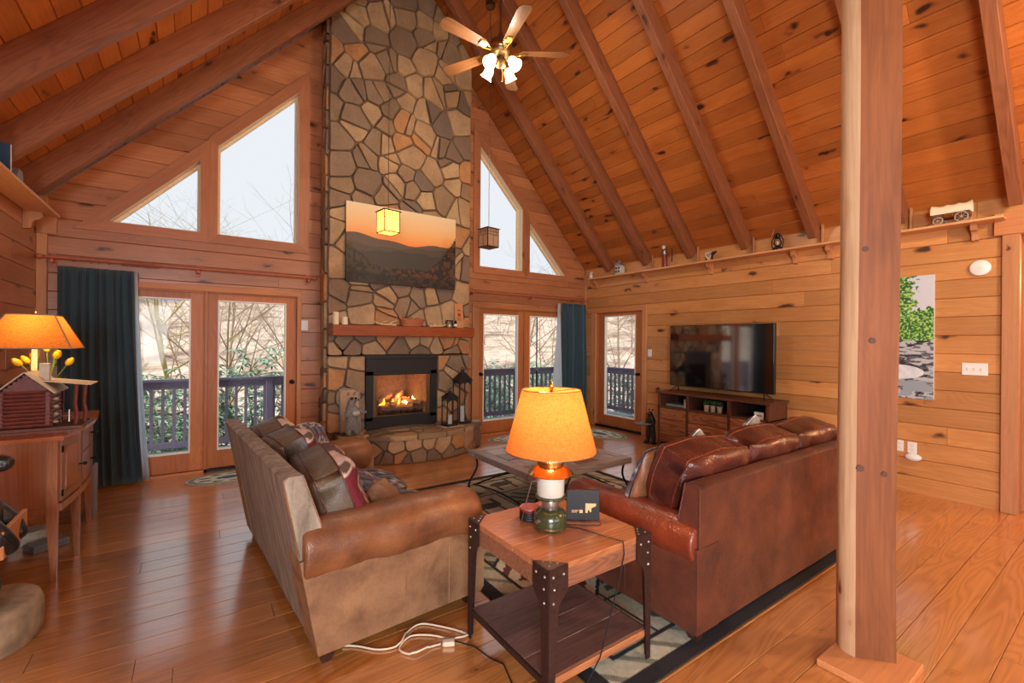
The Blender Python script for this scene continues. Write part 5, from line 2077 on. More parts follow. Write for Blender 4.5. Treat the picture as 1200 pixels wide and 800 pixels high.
for x in (-.058, .058):
    for y, r in ((-.078, .045), (.085, .034)):
        wl = MB().tube([(x, y + r * math.cos(2 * PI * k / 20), r + r * .98 * math.sin(2 * PI * k / 20) + .003) for k in range(20)], .005, 6, closed=True)
        for k in range(8):
            a = 2 * PI * k / 8
            wl.tube([(x, y, r + .003), (x, y + r * math.cos(a), r + .003 + r * math.sin(a))], .0025, 4)
        wl.cyl((x - .008, y, r + .003), (x + .008, y, r + .003), .009, n=10)
        wl.build('wheel', M['clay'], w, smooth=True)
MB().tube([(0, .12, .05), (0, .20, .01)], .004, 5).build('tongue', M['dark_wood'], w)
MB().cbox(-.062, -.02, .06, -.05, .04, .09, .002).build('tool_box', M['brass'], w)
# left shelf
o = empty('grey_speaker', (XL + .10, 4.97, SHZ - .01), 0, 'grey boxy ornament with slanted top on the left display shelf', 'ornament')
MB().prism([(-.07, 0), (.07, 0), (.07, .08), (.03, .13), (-.05, .13), (-.07, .10)], lambda u, v, d: (d, -u, v), -.05, .05).build('body', M['grey_box'], o)
o = empty('book', (XL + .12, 4.58, SHZ - .01), 0, 'blue book standing on the left display shelf', 'book')
MB().cbox(-.07, -.012, 0, .07, .012, .20, .002).build('cover', M['blue'], o)
MB().cbox(-.066, -.009, .003, .072, .009, .197, .001).build('page_block', M['white'], o)

# ================================================================== ON THE MANTEL AND THE HEARTH
MZ = 1.692
for k, (x, h) in enumerate(((1.40, .155), (1.505, .10))):
    o = empty('pillar_candle', (x, 5.74, MZ), label=('taller ivory pillar candle at the left end of the mantel', 'shorter ivory pillar candle on the mantel beside the taller one')[k], cat='candle', group='mantel candles')
    MB().lathe([(0, 0), (.036, 0), (.036, h - .004), (.032, h), (0, h - .004)], 20).build('wax', M['wax'], o, smooth=True)
    MB().cyl((0, 0, h - .004), (0, 0, h + .008), .0012, n=5).build('wick', M['black'], o)
for k, (x, s) in enumerate(((2.02, 1), (2.75, -1))):
    o = empty('antler', (x, 5.72, MZ), label=('pale antler lying on the mantel %s of the basket' % ('left', 'right')[k]), cat='antler')
    mb = MB().tube([(.13 * s, 0, .012), (.05 * s, -.01, .018), (-.06 * s, 0, .018), (-.14 * s, .01, .045), (-.18 * s, .02, .09)], [.014, .013, .011, .008, .003], 8)
    mb.tube([(.02 * s, -.01, .018), (.09 * s, -.02, .06), (.16 * s, -.01, .08)], [.009, .007, .002], 7)
    mb.tube([(-.08 * s, 0, .022), (-.02 * s, -.01, .055), (.02 * s, -.01, .07)], [.007, .005, .002], 7)
    mb.build('beam_and_tines', M['antler'], o, smooth=True)
o = empty('wicker_basket', (2.38, 5.74, MZ), label='oval wicker basket of pine cones in the middle of the mantel', cat='basket')
for k in range(7):
    r = 1 + .06 * k
    MB().tube([(.125 * r * math.cos(a), .062 * r * math.sin(a), .010 + k * .0145 + .003 * math.sin(a * 12 + k * PI)) for a in [2 * PI * q / 48 for q in range(48)]], .0078, 6, closed=True).build('weave_row', M['wicker'], o, smooth=True)
MB().lathe([(0, .002), (1, .002), (1.3, .08), (1.25, .08), (0, .01)], 24, T=Matrix.Diagonal((.118, .056, 1, 1))).build('lining', M['wicker'], o, smooth=True)
for k in range(7):
    c = (random.uniform(-.10, .09), random.uniform(-.03, .03), .10)
    MB().lathe([(.004, -.02), (.02, -.008), (.016, -.004), (.018, .004), (.012, .008), (.012, .016), (.0, .026)], 9, T=Matrix.Translation(c) @ Matrix.Rotation(random.uniform(-1, 1), 4, 'X')).build('pine_cone', M['dark_wood'], o)
MB().tube([(-.12, 0, .10), (-.14, .0, .15), (-.11, 0, .17)], .003, 5).tube([(-.10, 0, .10), (-.06, .0, .15)], .003, 5).build('twig', M['dark_wood'], o)
o = empty('candle_jar', (2.93, 5.73, MZ), label='dark wire candle jar on the mantel near its right end', cat='jar')
MB().lathe([(0, 0), (.05, 0), (.052, .01), (.052, .09), (.048, .10)], 20, caps=True).build('glass', M['lamp_glass'], o, smooth=True)
mb = MB()
for z in (.004, .05, .10):
    mb.tube([(.054 * math.cos(a), .054 * math.sin(a), z) for a in [2 * PI * k / 20 for k in range(20)]], .003, 5, closed=True)
for k in range(8):
    a = 2 * PI * k / 8
    mb.tube([(.054 * math.cos(a), .054 * math.sin(a), .002), (.054 * math.cos(a), .054 * math.sin(a), .10)], .0025, 5)
mb.build('wire_cage', M['black_iron'], o)
MB().cyl((0, 0, .004), (0, 0, .06), .03, n=14).build('candle', M['wax'], o, smooth=True)
o = empty('small_jar', (3.02, 5.71, MZ), label='small dark jar with white label beside the wire candle jar on the mantel', cat='jar')
MB().lathe([(0, 0), (.022, 0), (.022, .07), (.016, .08), (.016, .10), (0, .10)], 14).build('jar_body', M['black_gloss'], o, smooth=True)
MB().lathe([(.0225, .02), (.0225, .055)], 14, caps=False).build('paper_label', M['white'], o, smooth=True)
# wooden plaque with red ornament
o = empty('wooden_plaque', (3.13, 5.80, MZ), label='tall narrow pine plaque with red motif leaning at the right end of the mantel', cat='sign')
o.rotation_euler = (math.radians(-6), 0, 0)
MB().cbox(-.068, -.008, 0, .068, .008, .36, .003).build('board', M['trim'], o)
rp = plain('red_print', S(170, 44, 36), .6)
mb = MB()
mb.prism([(-.03, .18), (.0, .165), (.03, .18), (.022, .21), (.0, .225), (-.022, .21)], lambda u, v, d: (u, -.0095 + d, v), 0, .001)
mb.build('red_motif', rp, o)
mb = MB()
for k, (z, w_) in enumerate(((.25, .035), (.262, .025), (.14, .04), (.125, .03), (.11, .036))):
    mb.box(-w_, -.0095, z, w_, -.0085, z + .006)
mb.build('lettering', M['black'], o)


def hearth_lantern(loc, w, h, label):
    o = empty('candle_lantern', loc, 0, label, 'lantern', 'black metal lanterns on the hearth')
    a = w / 2
    bh = h * .76
    MB().cbox(-a, -a, 0, a, a, .025, .003).build('base', M['black'], o)
    for x in (-1, 1):
        for y in (-1, 1):
            MB().cbox(x * (a - .006) - .006, y * (a - .006) - .006, .02, x * (a - .006) + .006, y * (a - .006) + .006, bh, .001).build('upright', M['black'], o)
    for s in (-1, 1):
        for ax in (0, 1):
            mb = MB()
            e = a - .004
            # arched heads of the panes
            pts = [(-a + .01, bh - .005), (a - .01, bh - .005), (a - .012, bh - .07)] + [((a - .016) * math.cos(t), bh - .07 + .045 * math.sin(t)) for t in [PI * k / 10 for k in range(11)]] + [(-a + .012, bh - .07)]
            f = (lambda u, v, d: (u, s * e + d, v)) if ax == 0 else (lambda u, v, d: (s * e + d, u, v))
            poly = pts
            n = 10
            for k in range(n):
                t0, t1 = PI * k / n, PI * (k + 1) / n
                q = [((a - .014) * math.cos(t0), bh - .075 + .05 * math.sin(t0)), ((a - .014) * math.cos(t0), bh - .002), ((a - .014) * math.cos(t1), bh - .002), ((a - .014) * math.cos(t1), bh - .075 + .05 * math.sin(t1))]
                mb.prism(q, f, -.002, .002)
            mb.build('arched_head', M['black'], o)
    MB().box(-a + .006, -a + .004, .025, a - .006, -a + .006, bh - .03).build('pane', M['lamp_glass'], o)
    mb = MB()
    k = a + .012
    mb.add([(-k, -k, bh), (k, -k, bh), (k, k, bh), (-k, k, bh), (-a * .35, -a * .35, h * .90), (a * .35, -a * .35, h * .90), (a * .35, a * .35, h * .90), (-a * .35, a * .35, h * .90)],
           [(3, 2, 1, 0), (0, 1, 5, 4), (1, 2, 6, 5), (2, 3, 7, 6), (3, 0, 4, 7), (4, 5, 6, 7)])
    mb.lathe([(a * .3, h * .9), (a * .3, h * .92), (.010, h * .95), (.004, h * .96)], 12)
    mb.build('roof', M['black'], o)
    MB().tube([(.022 * math.cos(t), 0, h * .965 + .022 * math.sin(t)) for t in [2 * PI * k / 16 for k in range(16)]], .004, 6, closed=True).build('hanging_ring', M['black_iron'], o, smooth=True)
    c = MB().lathe([(0, .025), (.032, .025), (.032, h * .30), (0, h * .30 - .004)], 16).build('candle', M['white'], o, smooth=True)
    return o


hearth_lantern((2.865, 5.56, HZ + .001), .17, .50, 'smaller black arched lantern with candle on the right of the hearth')
hearth_lantern((3.11, 5.66, HZ + .001), .20, .79, 'taller black arched lantern with candle at the right end of the hearth')

o = empty('picture_frame', (1.60, 5.80, HZ + .002), label='grey framed letter leaning on the chimney left of the firebox', cat='picture')
o.rotation_euler = (math.radians(-5), 0, 0)
for bx in ((-.13, 0, .13, .02), (-.13, .53, .13, .55), (-.13, .02, -.11, .53), (.11, .02, .13, .53)):
    MB().cbox(bx[0], -.012, bx[1], bx[2], .012, bx[3], .003).build('frame_bar', M['grey_box'], o)
MB().box(-.11, -.002, .02, .11, .006, .53).build('mat_board', plain('aged_paper', S(196, 156, 116), .7, var=.15), o)
# raccoon-like woodland figurine
rc = empty('woodland_figurine', (1.575, 5.66, HZ), label='grey woodland animal figurine with open arms standing left on the hearth', cat='figurine')
J = [(0, 0, .14, .085), (0, 0, .26, .07), (-.01, 0, .36, .048), (-.005, -.01, .44, .058), (.055, -.035, .43, .028),
     (-.05, -.03, .05, .04), (-.05, -.09, .015, .026), (.05, -.03, .05, .04), (.05, -.09, .015, .026),
     (-.06, -.02, .30, .028), (-.08, -.06, .22, .022), (.07, -.02, .30, .028), (.13, -.04, .26, .022), (.17, -.05, .28, .02)]
E_ = [(0, 1), (1, 2), (2, 3), (3, 4), (0, 5), (5, 6), (0, 7), (7, 8), (1, 9), (9, 10), (1, 11), (11, 12), (12, 13)]
skin_figure('figure_body', rc, J, E_, M['raccoon'])
for s in (-1, 1):
    MB().lathe([(0, 0), (.02, 0), (.014, .03), (0, .045)], 10, (s * .04 - .005, 0, .485)).build('ear', M['raccoon'], rc, smooth=True)
    MB().ell((s * .024 + .008, -.062, .45), (.014, .010, .014), 10, 7).build('eye', M['black_gloss'], rc, smooth=True)
MB().ell((.062, -.062, .43), (.012, .010, .010), 8, 6).build('nose', M['black'], rc, smooth=True)
MB().ell((.03, -.085, .27), (.05, .03, .035), 12, 8).build('held_bowl', M['pale_tin'], rc, smooth=True)


# ================================================================== PICTURES
def sunset(s, t):
    c = np.zeros((len(s), 3))
    top, mid, hor = L3(232, 208, 164), L3(240, 186, 118), L3(244, 146, 66)
    k = np.clip((t - .55) / .45, 0, 1)[:, None]
    sky = np.where(k > .4, mid + (top - mid) * (k - .4) / .6, hor + (mid - hor) * k / .4)
    c[:] = sky
    r1 = .565 + .03 * np.sin(s * 7 + 1) + .012 * np.sin(s * 19) + .02 * (1 - s)
    r2 = .50 + .025 * np.sin(s * 6 + 3) + .01 * np.sin(s * 23)
    r3 = .42 + .03 * np.sin(s * 5 + 5) + .01 * np.sin(s * 31)
    c[t < r1] = L3(118, 98, 82)
    c[t < r2] = L3(98, 86, 74)
    c[t < r3] = L3(78, 72, 62)
    n_ = fbm(s * 44, t * 30, 5, 4)
    f1 = .16 + .46 * np.clip((s - .72) / .28, 0, 1) ** 1.3 + .13 * n_ + .06 * np.clip(s - .3, 0, 1)
    m = t < f1
    tr = np.where((n_ > .52)[:, None], L3(112, 72, 44), L3(42, 36, 30))
    c[m] = tr[m]
    f2 = .42 - .9 * s + .14 * n_
    m = (t < f2)
    c[m] = (np.where((n_ > .5)[:, None], L3(84, 72, 50), L3(50, 46, 38)))[m]
    f3 = .10 + .05 * n_
    m = t < f3
    c[m] = c[m] * .55
    g_ = t < r1
    c[g_] = c[g_] * .6
    return c


cv = empty('canvas_picture', (1.525, 5.80, 2.24), label='wide sunset mountain canvas on the chimney above the mantel', cat='picture')
MB().cbox(0, -.0, 0, 1.53, .034, 1.005, .002).build('stretcher_frame', M['canvas_edge'], cv)
paint_grid('printed_canvas', (0, -.001, 0), (1.53, 0, 0), (0, 0, 1.005), 300, 200, sunset, M['print'], cv)


def creek(s, t):
    n1 = fbm(s * 14, t * 34, 8, 4)
    n2 = fbm(s * 40, t * 100, 9, 3)
    c = np.tile(L3(206, 208, 216), (len(s), 1))
    tree = (t > .47) & ((t < .66 + .14 * n1) | (s < .70 + .5 * (n1 - .5) - .12 * np.abs(t - .8)))
    g = np.where((n2 > .5)[:, None], L3(120, 176, 66), L3(44, 92, 40))
    g = np.where((n2 > .62)[:, None], L3(176, 214, 120), g)
    c[tree] = g[tree]
    rock = t < .475
    rr_ = fbm(s * 9 + n1 * 2, t * 60, 12, 4)
    r = np.where((rr_ > .5)[:, None], L3(186, 188, 190), L3(96, 96, 100))
    r = np.where((rr_ < .36)[:, None], L3(40, 42, 46), r)
    c[rock] = r[rock]
    big = ((s - .45) / .42) ** 2 + ((t - .215) / .06) ** 2 < 1
    c[big] = (L3(216, 220, 222) * (.8 + .4 * n1[:, None]))[big]
    low = (t < .15) & (fbm(s * 5, t * 24, 15, 3) > .5)
    c[low] = L3(150, 160, 166)
    return np.clip(c, 0, .95)


cv2 = empty('canvas_picture', (XR - .036, 1.60, .96), label='tall canvas of green trees over a rocky creek right of the post', cat='picture')
cy0 = 1.80 - 1.60
MB().cbox(0, -.335, 0, .034, cy0, 1.24, .002).build('stretcher_frame', M['white'], cv2)
paint_grid('printed_canvas', (-.001, cy0, 0), (0, -(cy0 + .335), 0), (0, 0, 1.24), 240, 520, creek, M['print'], cv2)


# ================================================================== SWITCHES, OUTLETS, DETECTOR
def plate(name, f, cu, cv_, w, h, label, cat, n=1, kind='switch', mat='white'):
    o = empty(name, (0, 0, 0), label=label, cat=cat)
    p0, p1 = f(cu - w / 2, cv_ - h / 2, -.007), f(cu + w / 2, cv_ + h / 2, 0)
    lo, hi = [min(a, b) for a, b in zip(p0, p1)], [max(a, b) for a, b in zip(p0, p1)]
    MB().cbox(*lo, *hi, .003).build('cover_plate', M[mat], o)
    for k in range(n):
        u = cu + (k - (n - 1) / 2) * .046
        if kind == 'switch':
            MB().prism([(u - .004, cv_ - .010), (u + .004, cv_ - .010), (u + .004, cv_ + .012), (u - .004, cv_ + .012)], f, -.016, -.006).build('toggle', M['cream'], o)
        elif kind == 'outlet':
            for v in (-.02, .02):
                MB().prism([(u + .016 * math.cos(a), cv_ + v + .014 * math.sin(a)) for a in [2 * PI * q / 12 for q in range(12)]], f, -.009, -.006).build('socket', M['cream'], o)
    return o


plate('light_switch', FRR, .983, 1.28, .175, .115, 'triple white light switch right of the creek picture', 'switch', 3)
plate('light_switch', FRR, 4.69, 1.34, .075, .115, 'ivory light switch between the side door and the television', 'switch', 1)
plate('wall_outlet', FRR, 1.555, .46, .115, .115, 'white outlet plate low on the wall just right of the post', 'outlet', 2, 'outlet')
plate('wall_outlet', FRR, 1.43, .455, .075, .115, 'white outlet low on the wall with the air freshener below it', 'outlet', 1, 'outlet')
plate('wall_outlet', FB, 1.215, .40, .075, .115, 'ivory outlet low on the wall between the glazed doors and the chimney', 'outlet', 1, 'outlet', 'cream')
plate('notice_card', FB, 1.125, 1.685, .085, .125, 'white notice plate on the wall left of the chimney', 'sign', 0, 'none')
o = empty('air_freshener', (XR - .03, 1.415, .365), label='white oval plug-in air freshener under the outlet right of the post', cat='freshener')
MB().ell((0, 0, 0), (.03, .068, .038), 18, 10).build('body', M['white'], o, smooth=True)
o = empty('smoke_detector', (XR - .003, .95, 2.226), label='round white detector high on the wall above the triple switch', cat='detector')
T = Matrix.Rotation(-PI / 2, 4, 'Y')
MB().lathe([(0, 0), (.072, 0), (.074, .008), (.070, .02), (.055, .028), (0, .031)], 32, T=T).build('housing', M['white'], o, smooth=True)
MB().lathe([(0, .030), (.012, .030), (.012, .033), (0, .034)], 14, T=T).build('test_button', M['cream'], o, smooth=True)

# ================================================================== CEILING FAN
FX, FY, FZ_ = 2.378, 3.625, 4.28
fan = empty('ceiling_fan', (FX, FY, FZ_), label='brass and wood five-blade ceiling fan with lit tulip shades on a long rod', cat='fan')
MB().cyl((0, 0, .16), (0, 0, ZR - .28 - FZ_), .013, n=12).build('downrod', M['aged_brass'], fan, smooth=True)
MB().lathe([(0, -.06), (.05, -.06), (.085, -.045), (.105, -.02), (.108, .05), (.10, .085), (.06, .11), (.03, .13), (.02, .17), (0, .17)], 32).build('motor_housing', M['aged_brass'], fan, smooth=True)
MB().lathe([(.107, .0), (.112, .008), (.112, .03), (.107, .038)], 32, caps=False).build('brass_band', M['brass'], fan, smooth=True)
bw = wood('fan_blade_wood', S(122, 80, 48), S(84, 52, 30), axis='X', rings=.3, knots=0, rough=.35)
for k, dg in enumerate((115.9, -174.6, -104.6, -32.5, 44.9)):
    T = Matrix.Rotation(math.radians(dg), 4, 'Z') @ Matrix.Rotation(math.radians(11), 4, 'X')
    pr_ = [(.20, -.048), (.60, -.068), (.635, -.06), (.66, -.035), (.66, .035), (.635, .06), (.60, .068), (.20, .048)]
    b = MB().prism(pr_, lambda u, v, d: (u, v, d - .012), 0, .007)
    bo = b.build('blade', bw, fan)
    bo.matrix_local = T
    ir = MB().tube([(.09, 0, -.03), (.14, .012, -.028), (.19, .035, -.018), (.25, .02, -.016), (.255, -.02, -.016), (.19, -.035, -.018), (.14, -.012, -.028)], .006, 6, closed=True)
    ir.cbox(.17, -.03, -.02, .25, .03, -.013, .002)
    ir.build('blade_iron', M['brass'], bo, smooth=True)
MB().lathe([(0, -.16), (.02, -.158), (.05, -.14), (.058, -.11), (.05, -.08), (.03, -.058), (0, -.055)], 24).build('light_kit_hub', M['aged_brass'], fan, smooth=True)
for k in range(4):
    a = math.radians(20 + 90 * k)
    d = Vector((math.cos(a), math.sin(a), 0))
    MB().tube([d * .04 + Vector((0, 0, -.11)), d * .085 + Vector((0, 0, -.095)), d * .11 + Vector((0, 0, -.11))], .008, 7).build('lamp_arm', M['brass'], fan, smooth=True)
    T = Matrix.Translation(d * .11 + Vector((0, 0, -.105))) @ Matrix.Rotation(a, 4, 'Z') @ Matrix.Rotation(math.radians(-38), 4, 'Y') @ Matrix.Rotation(PI, 4, 'X')
    MB().lathe([(.018, 0), (.036, .02), (.046, .05), (.044, .08), (.052, .105), (.062, .115)], 20, T=T, caps=False).build('tulip_shade', M['fan_glass'], fan, smooth='all')
    MB().ell(T @ Vector((0, 0, .06)), (.022, .022, .022), 10, 7).build('bulb', M['bulb'], fan, smooth=True)
MB().tube([(.02, 0, -.15), (.02, 0, -.27)], .0015, 5).ell((.02, 0, -.275), (.007, .007, .011), 8, 6).build('pull_chain', M['brass'], fan, smooth=True)
for k in range(4):
    a = math.radians(20 + 90 * k)
    light('fan_bulb', 'POINT', (FX + .17 * math.cos(a), FY + .17 * math.sin(a), FZ_ - .24), 22, (1.0, .84, .64), .04)


# ================================================================== PENDANTS
def pendant(x, y, z, lit, label):
    o = empty('pendant_lantern', (x, y, z), math.radians(8), label, 'lamp', 'art glass pendants hanging from the ceiling')
    a, h = .092, .118
    gm = M['lit_glass'] if lit else M['dim_glass']
    for k in range(4):
        T = Matrix.Rotation(PI / 2 * k, 4, 'Z')
        MB().box(-a + .006, -a, -h, a - .006, -a + .004, h, T).build('glass_pane', gm, o)
    MB().box(-a, -a, -h - .003, a, a, -h, None).build('bottom_glass', gm, o)
    mb = MB()
    for k in range(4):
        T = Matrix.Rotation(PI / 2 * k, 4, 'Z')
        mb.box(-a - .003, -a - .003, -h - .006, -a + .006, -a + .006, h, T)
        mb.box(-a, -a - .004, -h - .006, a, -a + .004, -h + .004, T)
        mb.box(-a, -a - .004, h - .006, a, -a + .004, h + .004, T)
        for z_ in (h * .62, h * .28):
            mb.box(-a, -a - .0035, z_ - .002, a, -a, z_ + .002, T)
        mb.box(-.002, -a - .0035, -h, .002, -a, h, T)
        for x_ in (-.046, .046):
            mb.box(x_ - .002, -a - .0035, h * .28, x_ + .002, -a, h, T)
    mb.build('lead_frame', M['black_iron'], o)
    mb = MB()
    k = a + .022
    mb.add([(-k, -k, h), (k, -k, h), (k, k, h), (-k, k, h), (-.03, -.03, h + .028), (.03, -.03, h + .028), (.03, .03, h + .028), (-.03, .03, h + .028)],
           [(3, 2, 1, 0), (0, 1, 5, 4), (1, 2, 6, 5), (2, 3, 7, 6), (3, 0, 4, 7), (4, 5, 6, 7)])
    mb.build('cap', M['black_iron'], o)
    zc_ = ZE + MS * (x - XL if x < XC else XR - x) - z
    mb = MB()
    zz = h + .028
    i = 0
    while zz < zc_ - .05:
        T = Matrix.Translation((0, 0, zz + .016)) @ Matrix.Rotation(PI / 2 * (i % 2), 4, 'Z')
        mb.tube([(.006 * math.cos(t), 0, .018 * math.sin(t)) for t in [2 * PI * q / 8 for q in range(8)]], .0016, 4, closed=True, T=T)
        zz += .030
        i += 1
    mb.build('chain', M['aged_brass'], o)
    MB().tube([(.003, 0, h + .02), (-.003, .003, zc_ * .5), (.003, 0, zc_ - .02)], .0028, 5).build('supply_cord', M['aged_brass'], o)
    MB().lathe([(0, zc_ - .075), (.02, zc_ - .075), (.06, zc_ - .05), (.065, zc_ - .01), (.065, zc_ + .04), (0, zc_ + .04)], 20).build('canopy', M['aged_brass'], o, smooth=True)
    if lit:
        MB().ell((0, 0, 0), (.022, .022, .032), 10, 7).build('bulb', M['bulb'], o, smooth=True)
        light('pendant_bulb', 'POINT', (x, y, z), 10, (1.0, .75, .4), .03)
    return o


pendant(1.785, 5.02, 2.845, True, 'lit square art glass pendant hanging in front of the sunset canvas')
pendant(3.13, 5.02, 2.85, False, 'unlit square art glass pendant hanging in front of the right gable window')


# ================================================================== CURTAINS
def curtain_rod(x0, x1, z, label, rings, brs):
    o = empty('curtain_rod', ((x0 + x1) / 2, 6.07, z), label=label, cat='rod')
    hw_ = (x1 - x0) / 2
    MB().tube([(-hw_, 0, 0), (hw_, 0, 0)], .015, 12).build('pole', M['rod'], o, smooth=True)
    for s in (-1, 1):
        MB().lathe([(.0, -.03), (.02, -.02), (.012, -.005), (.024, .01), (.028, .025), (.018, .04), (0, .045)], 14, T=Matrix.Translation((s * (hw_ + .01), 0, 0)) @ Matrix.Rotation(s * PI / 2, 4, 'Y')).build('finial', M['rod'], o, smooth=True)
    for x in brs:
        MB().cbox(x - .012, -.015, -.05, x + .012, .10, -.015, .003).cbox(x - .02, .085, -.08, x + .02, .10, .05, .003).build('bracket', M['rod'], o)
    for x in rings:
        MB().tube([(x, .026 * math.cos(t), -.006 + .026 * math.sin(t)) for t in [2 * PI * k / 16 for k in range(16)]], .0035, 6, closed=True).build('ring', M['rod'], o, smooth=True)
    return o


curtain_rod(-1.19, 1.19, 2.275, 'wooden curtain rod with rings above the left glazed doors', [-.98 + .02 * 0, -.86, -.80, -.72] + [-.62 + k * .018 for k in range(17)], (-1.13, .02, 1.15))
curtain_rod(3.46, 5.90, 2.275, 'wooden curtain rod with rings above the glazed doors right of the fireplace', [.62 + k * .03 for k in range(14)] + [1.1, 1.14], (-1.17, -.02, 1.17))


def curtain(x0, x1, z0, z1, y, folds, label, flare0=0, flare1=0, name='curtain', mat=None, amp=.035, lab=True):
    nx, nz = folds * 12, 24
    mb = MB()
    for j in range(nz + 1):
        q = j / nz
        z = z0 + (z1 - z0) * q
        for i in range(nx + 1):
            s = i / nx
            sp = s + .012 * math.sin(s * folds * 3.1)
            x = x0 + (x1 - x0) * sp + (flare0 * (1 - s) + flare1 * s) * (1 - q) ** 1.3
            ph_ = folds * 2 * PI * s + .6 * math.sin(q * 2.2 + s * 5)
            A = amp * (.55 + .45 * (1 - q)) * (1 + .4 * math.sin(s * 13.0))
            mb.v.append((x + .3 * A * math.sin(ph_ * 2), y + A * math.sin(ph_) + .01 * math.sin(q * 5 + s * 3), z))
    for j in range(nz):
        for i in range(nx):
            a = j * (nx + 1) + i
            mb.f.append((a, a + 1, a + nx + 2, a + nx + 1))
    o = mb.build(name, mat or M['curtain'], None, smooth='all')
    so = o.modifiers.new('thick', 'SOLIDIFY')
    so.thickness = .002
    if lab:
        tag(o, label, 'curtain')
    return o


c1 = curtain(-1.09, -.53, .02, 2.19, 6.03, 9, 'full length teal black curtain left of the left glazed doors', flare0=-.0, flare1=.10)
c2 = curtain(5.30, 5.88, .02, 2.19, 6.03, 9, 'full length teal black curtain in the right corner of the gable wall', flare0=.06)
s1 = curtain(-.56, -.50, .02, 2.19, 6.085, 2, '', name='sheer_lining', mat=M['sheer'], amp=.012, flare0=.07, flare1=.12, lab=False)
s1.parent = c1
s2 = curtain(5.24, 5.32, .02, 2.19, 6.085, 2, '', name='sheer_lining', mat=M['sheer'], amp=.012, flare0=-.16, flare1=.05, lab=False)
s2.parent = c2

# ================================================================== STUMP AND CARVED BEAR AT THE LEFT EDGE
stp = empty('log_round', (-.86, 3.27, 0), label='weathered log round on the floor at the left edge carrying the carved bear', cat='stump')
mb = MB()
bark = plain('weathered_log', S(168, 142, 112), .6, var=.4, bump=1.0, scale=9)
N = 32
prof = [(.225, 0), (.235, .012), (.24, .09), (.232, .165), (.222, .192), (.20, .202), (.08, .206), (0, .207)]
for r, z in prof:
    for k in range(N):
        a = 2 * PI * k / N
        w_ = 1 + .05 * noise.noise(Vector((math.cos(a) * 1.6, math.sin(a) * 1.6, z * 3))) + .02 * noise.noise(Vector((math.cos(a) * 7, math.sin(a) * 7, z * 8)))
        mb.v.append((r * w_ * math.cos(a), r * w_ * math.sin(a), z))
for i in range(len(prof) - 1):
    for k in range(N):
        mb.f.append((i * N + k, i * N + (k + 1) % N, (i + 1) * N + (k + 1) % N, (i + 1) * N + k))
mb.build('log', bark, stp, smooth='all')
cb = empty('carved_bear', (-.905, 3.20, .205), label='black chainsaw-carved bear on the log round at the left edge', cat='figurine')
J = [(0, 0, .13, .14), (0, 0, .30, .15), (0, 0, .46, .12), (.02, -.01, .60, .085), (.05, -.02, .70, .085), (.15, -.05, .70, .045), (.20, -.06, .69, .035),
     (.08, -.10, .06, .08), (.16, -.12, .05, .055), (.04, .12, .06, .08), (.12, .14, .05, .055),
     (.09, -.12, .46, .06), (.17, -.13, .36, .05), (.20, -.08, .28, .04), (.06, .12, .46, .06), (.15, .12, .36, .05), (.19, .08, .28, .04)]
E_ = [(0, 1), (1, 2), (2, 3), (3, 4), (4, 5), (5, 6), (0, 7), (7, 8), (0, 9), (9, 10), (2, 11), (11, 12), (12, 13), (2, 14), (14, 15), (15, 16)]
skin_figure('bear_body', cb, J, E_, M['bear_black'])
for s in (-1, 1):
    MB().ell((.03, s * .06 - .02, .785), (.02, .022, .024), 10, 7).build('ear', M['bear_black'], cb, smooth=True)
MB().cbox(.17, -.16, .27, .19, .20, .40, .003).build('sign_board', M['trim_h'], cb)

# ================================================================== OUTSIDE: DECK, RAILING, TREES, HILLS
deck = struct('deck')
rows2 = [YB + .36 + .14 * k for k in range(9)]
courses('deck_board', frame((0, 0, -.02), (1, 0, 0), (0, 1, 0)), R_(-3.2, rows2[0], 7.6, rows2[-1]), [], rows2, .03, M['deck_grey'], deck, 2.2, 3.6, c=.004, gap=.003, seed=41)
courses('deck_board', frame((XR + .16, 0, -.02), (0, 1, 0), (-1, 0, 0)), R_(2.6, -1.4, rows2[0], 0), [], [-1.4 + .14 * k for k in range(11)], .03, M['deck_grey'], deck, 2.2, 3.6, c=.004, gap=.003, seed=42)
MB().box(-3.2, YB + .18, -.2, 7.6, rows2[-1], -.055).box(XR + .18, 2.6, -.2, 7.6, YB + .3, -.055).build('joists', M['rail_paint'], deck)


def railing(org, u, L, label, newels):
    o = empty('deck_railing', org, 0, label, 'railing')
    o.rotation_euler = (0, 0, math.atan2(u[1], u[0]))
    MB().cbox(0, -.05, .93, L, .05, .965, .004).build('cap_rail', M['rail_paint'], o)
    MB().cbox(0, -.019, .83, L, .019, .93, .003).build('top_rail', M['rail_paint'], o)
    MB().cbox(0, -.019, .05, L, .019, .13, .003).build('bottom_rail', M['rail_paint'], o)
    me = MB().box(-.0175, -.0175, .12, .0175, .0175, .84).mesh('baluster', M['rail_paint'])
    n = int(L / .118)
    for k in range(n):
        child(o, me, 'baluster', o).location = (.06 + k * .118, 0, 0)
    for x in newels:
        MB().cbox(x - .045, -.045, -.2, x + .045, .045, .93, .004).build('newel_post', M['rail_paint'], o)
    return o


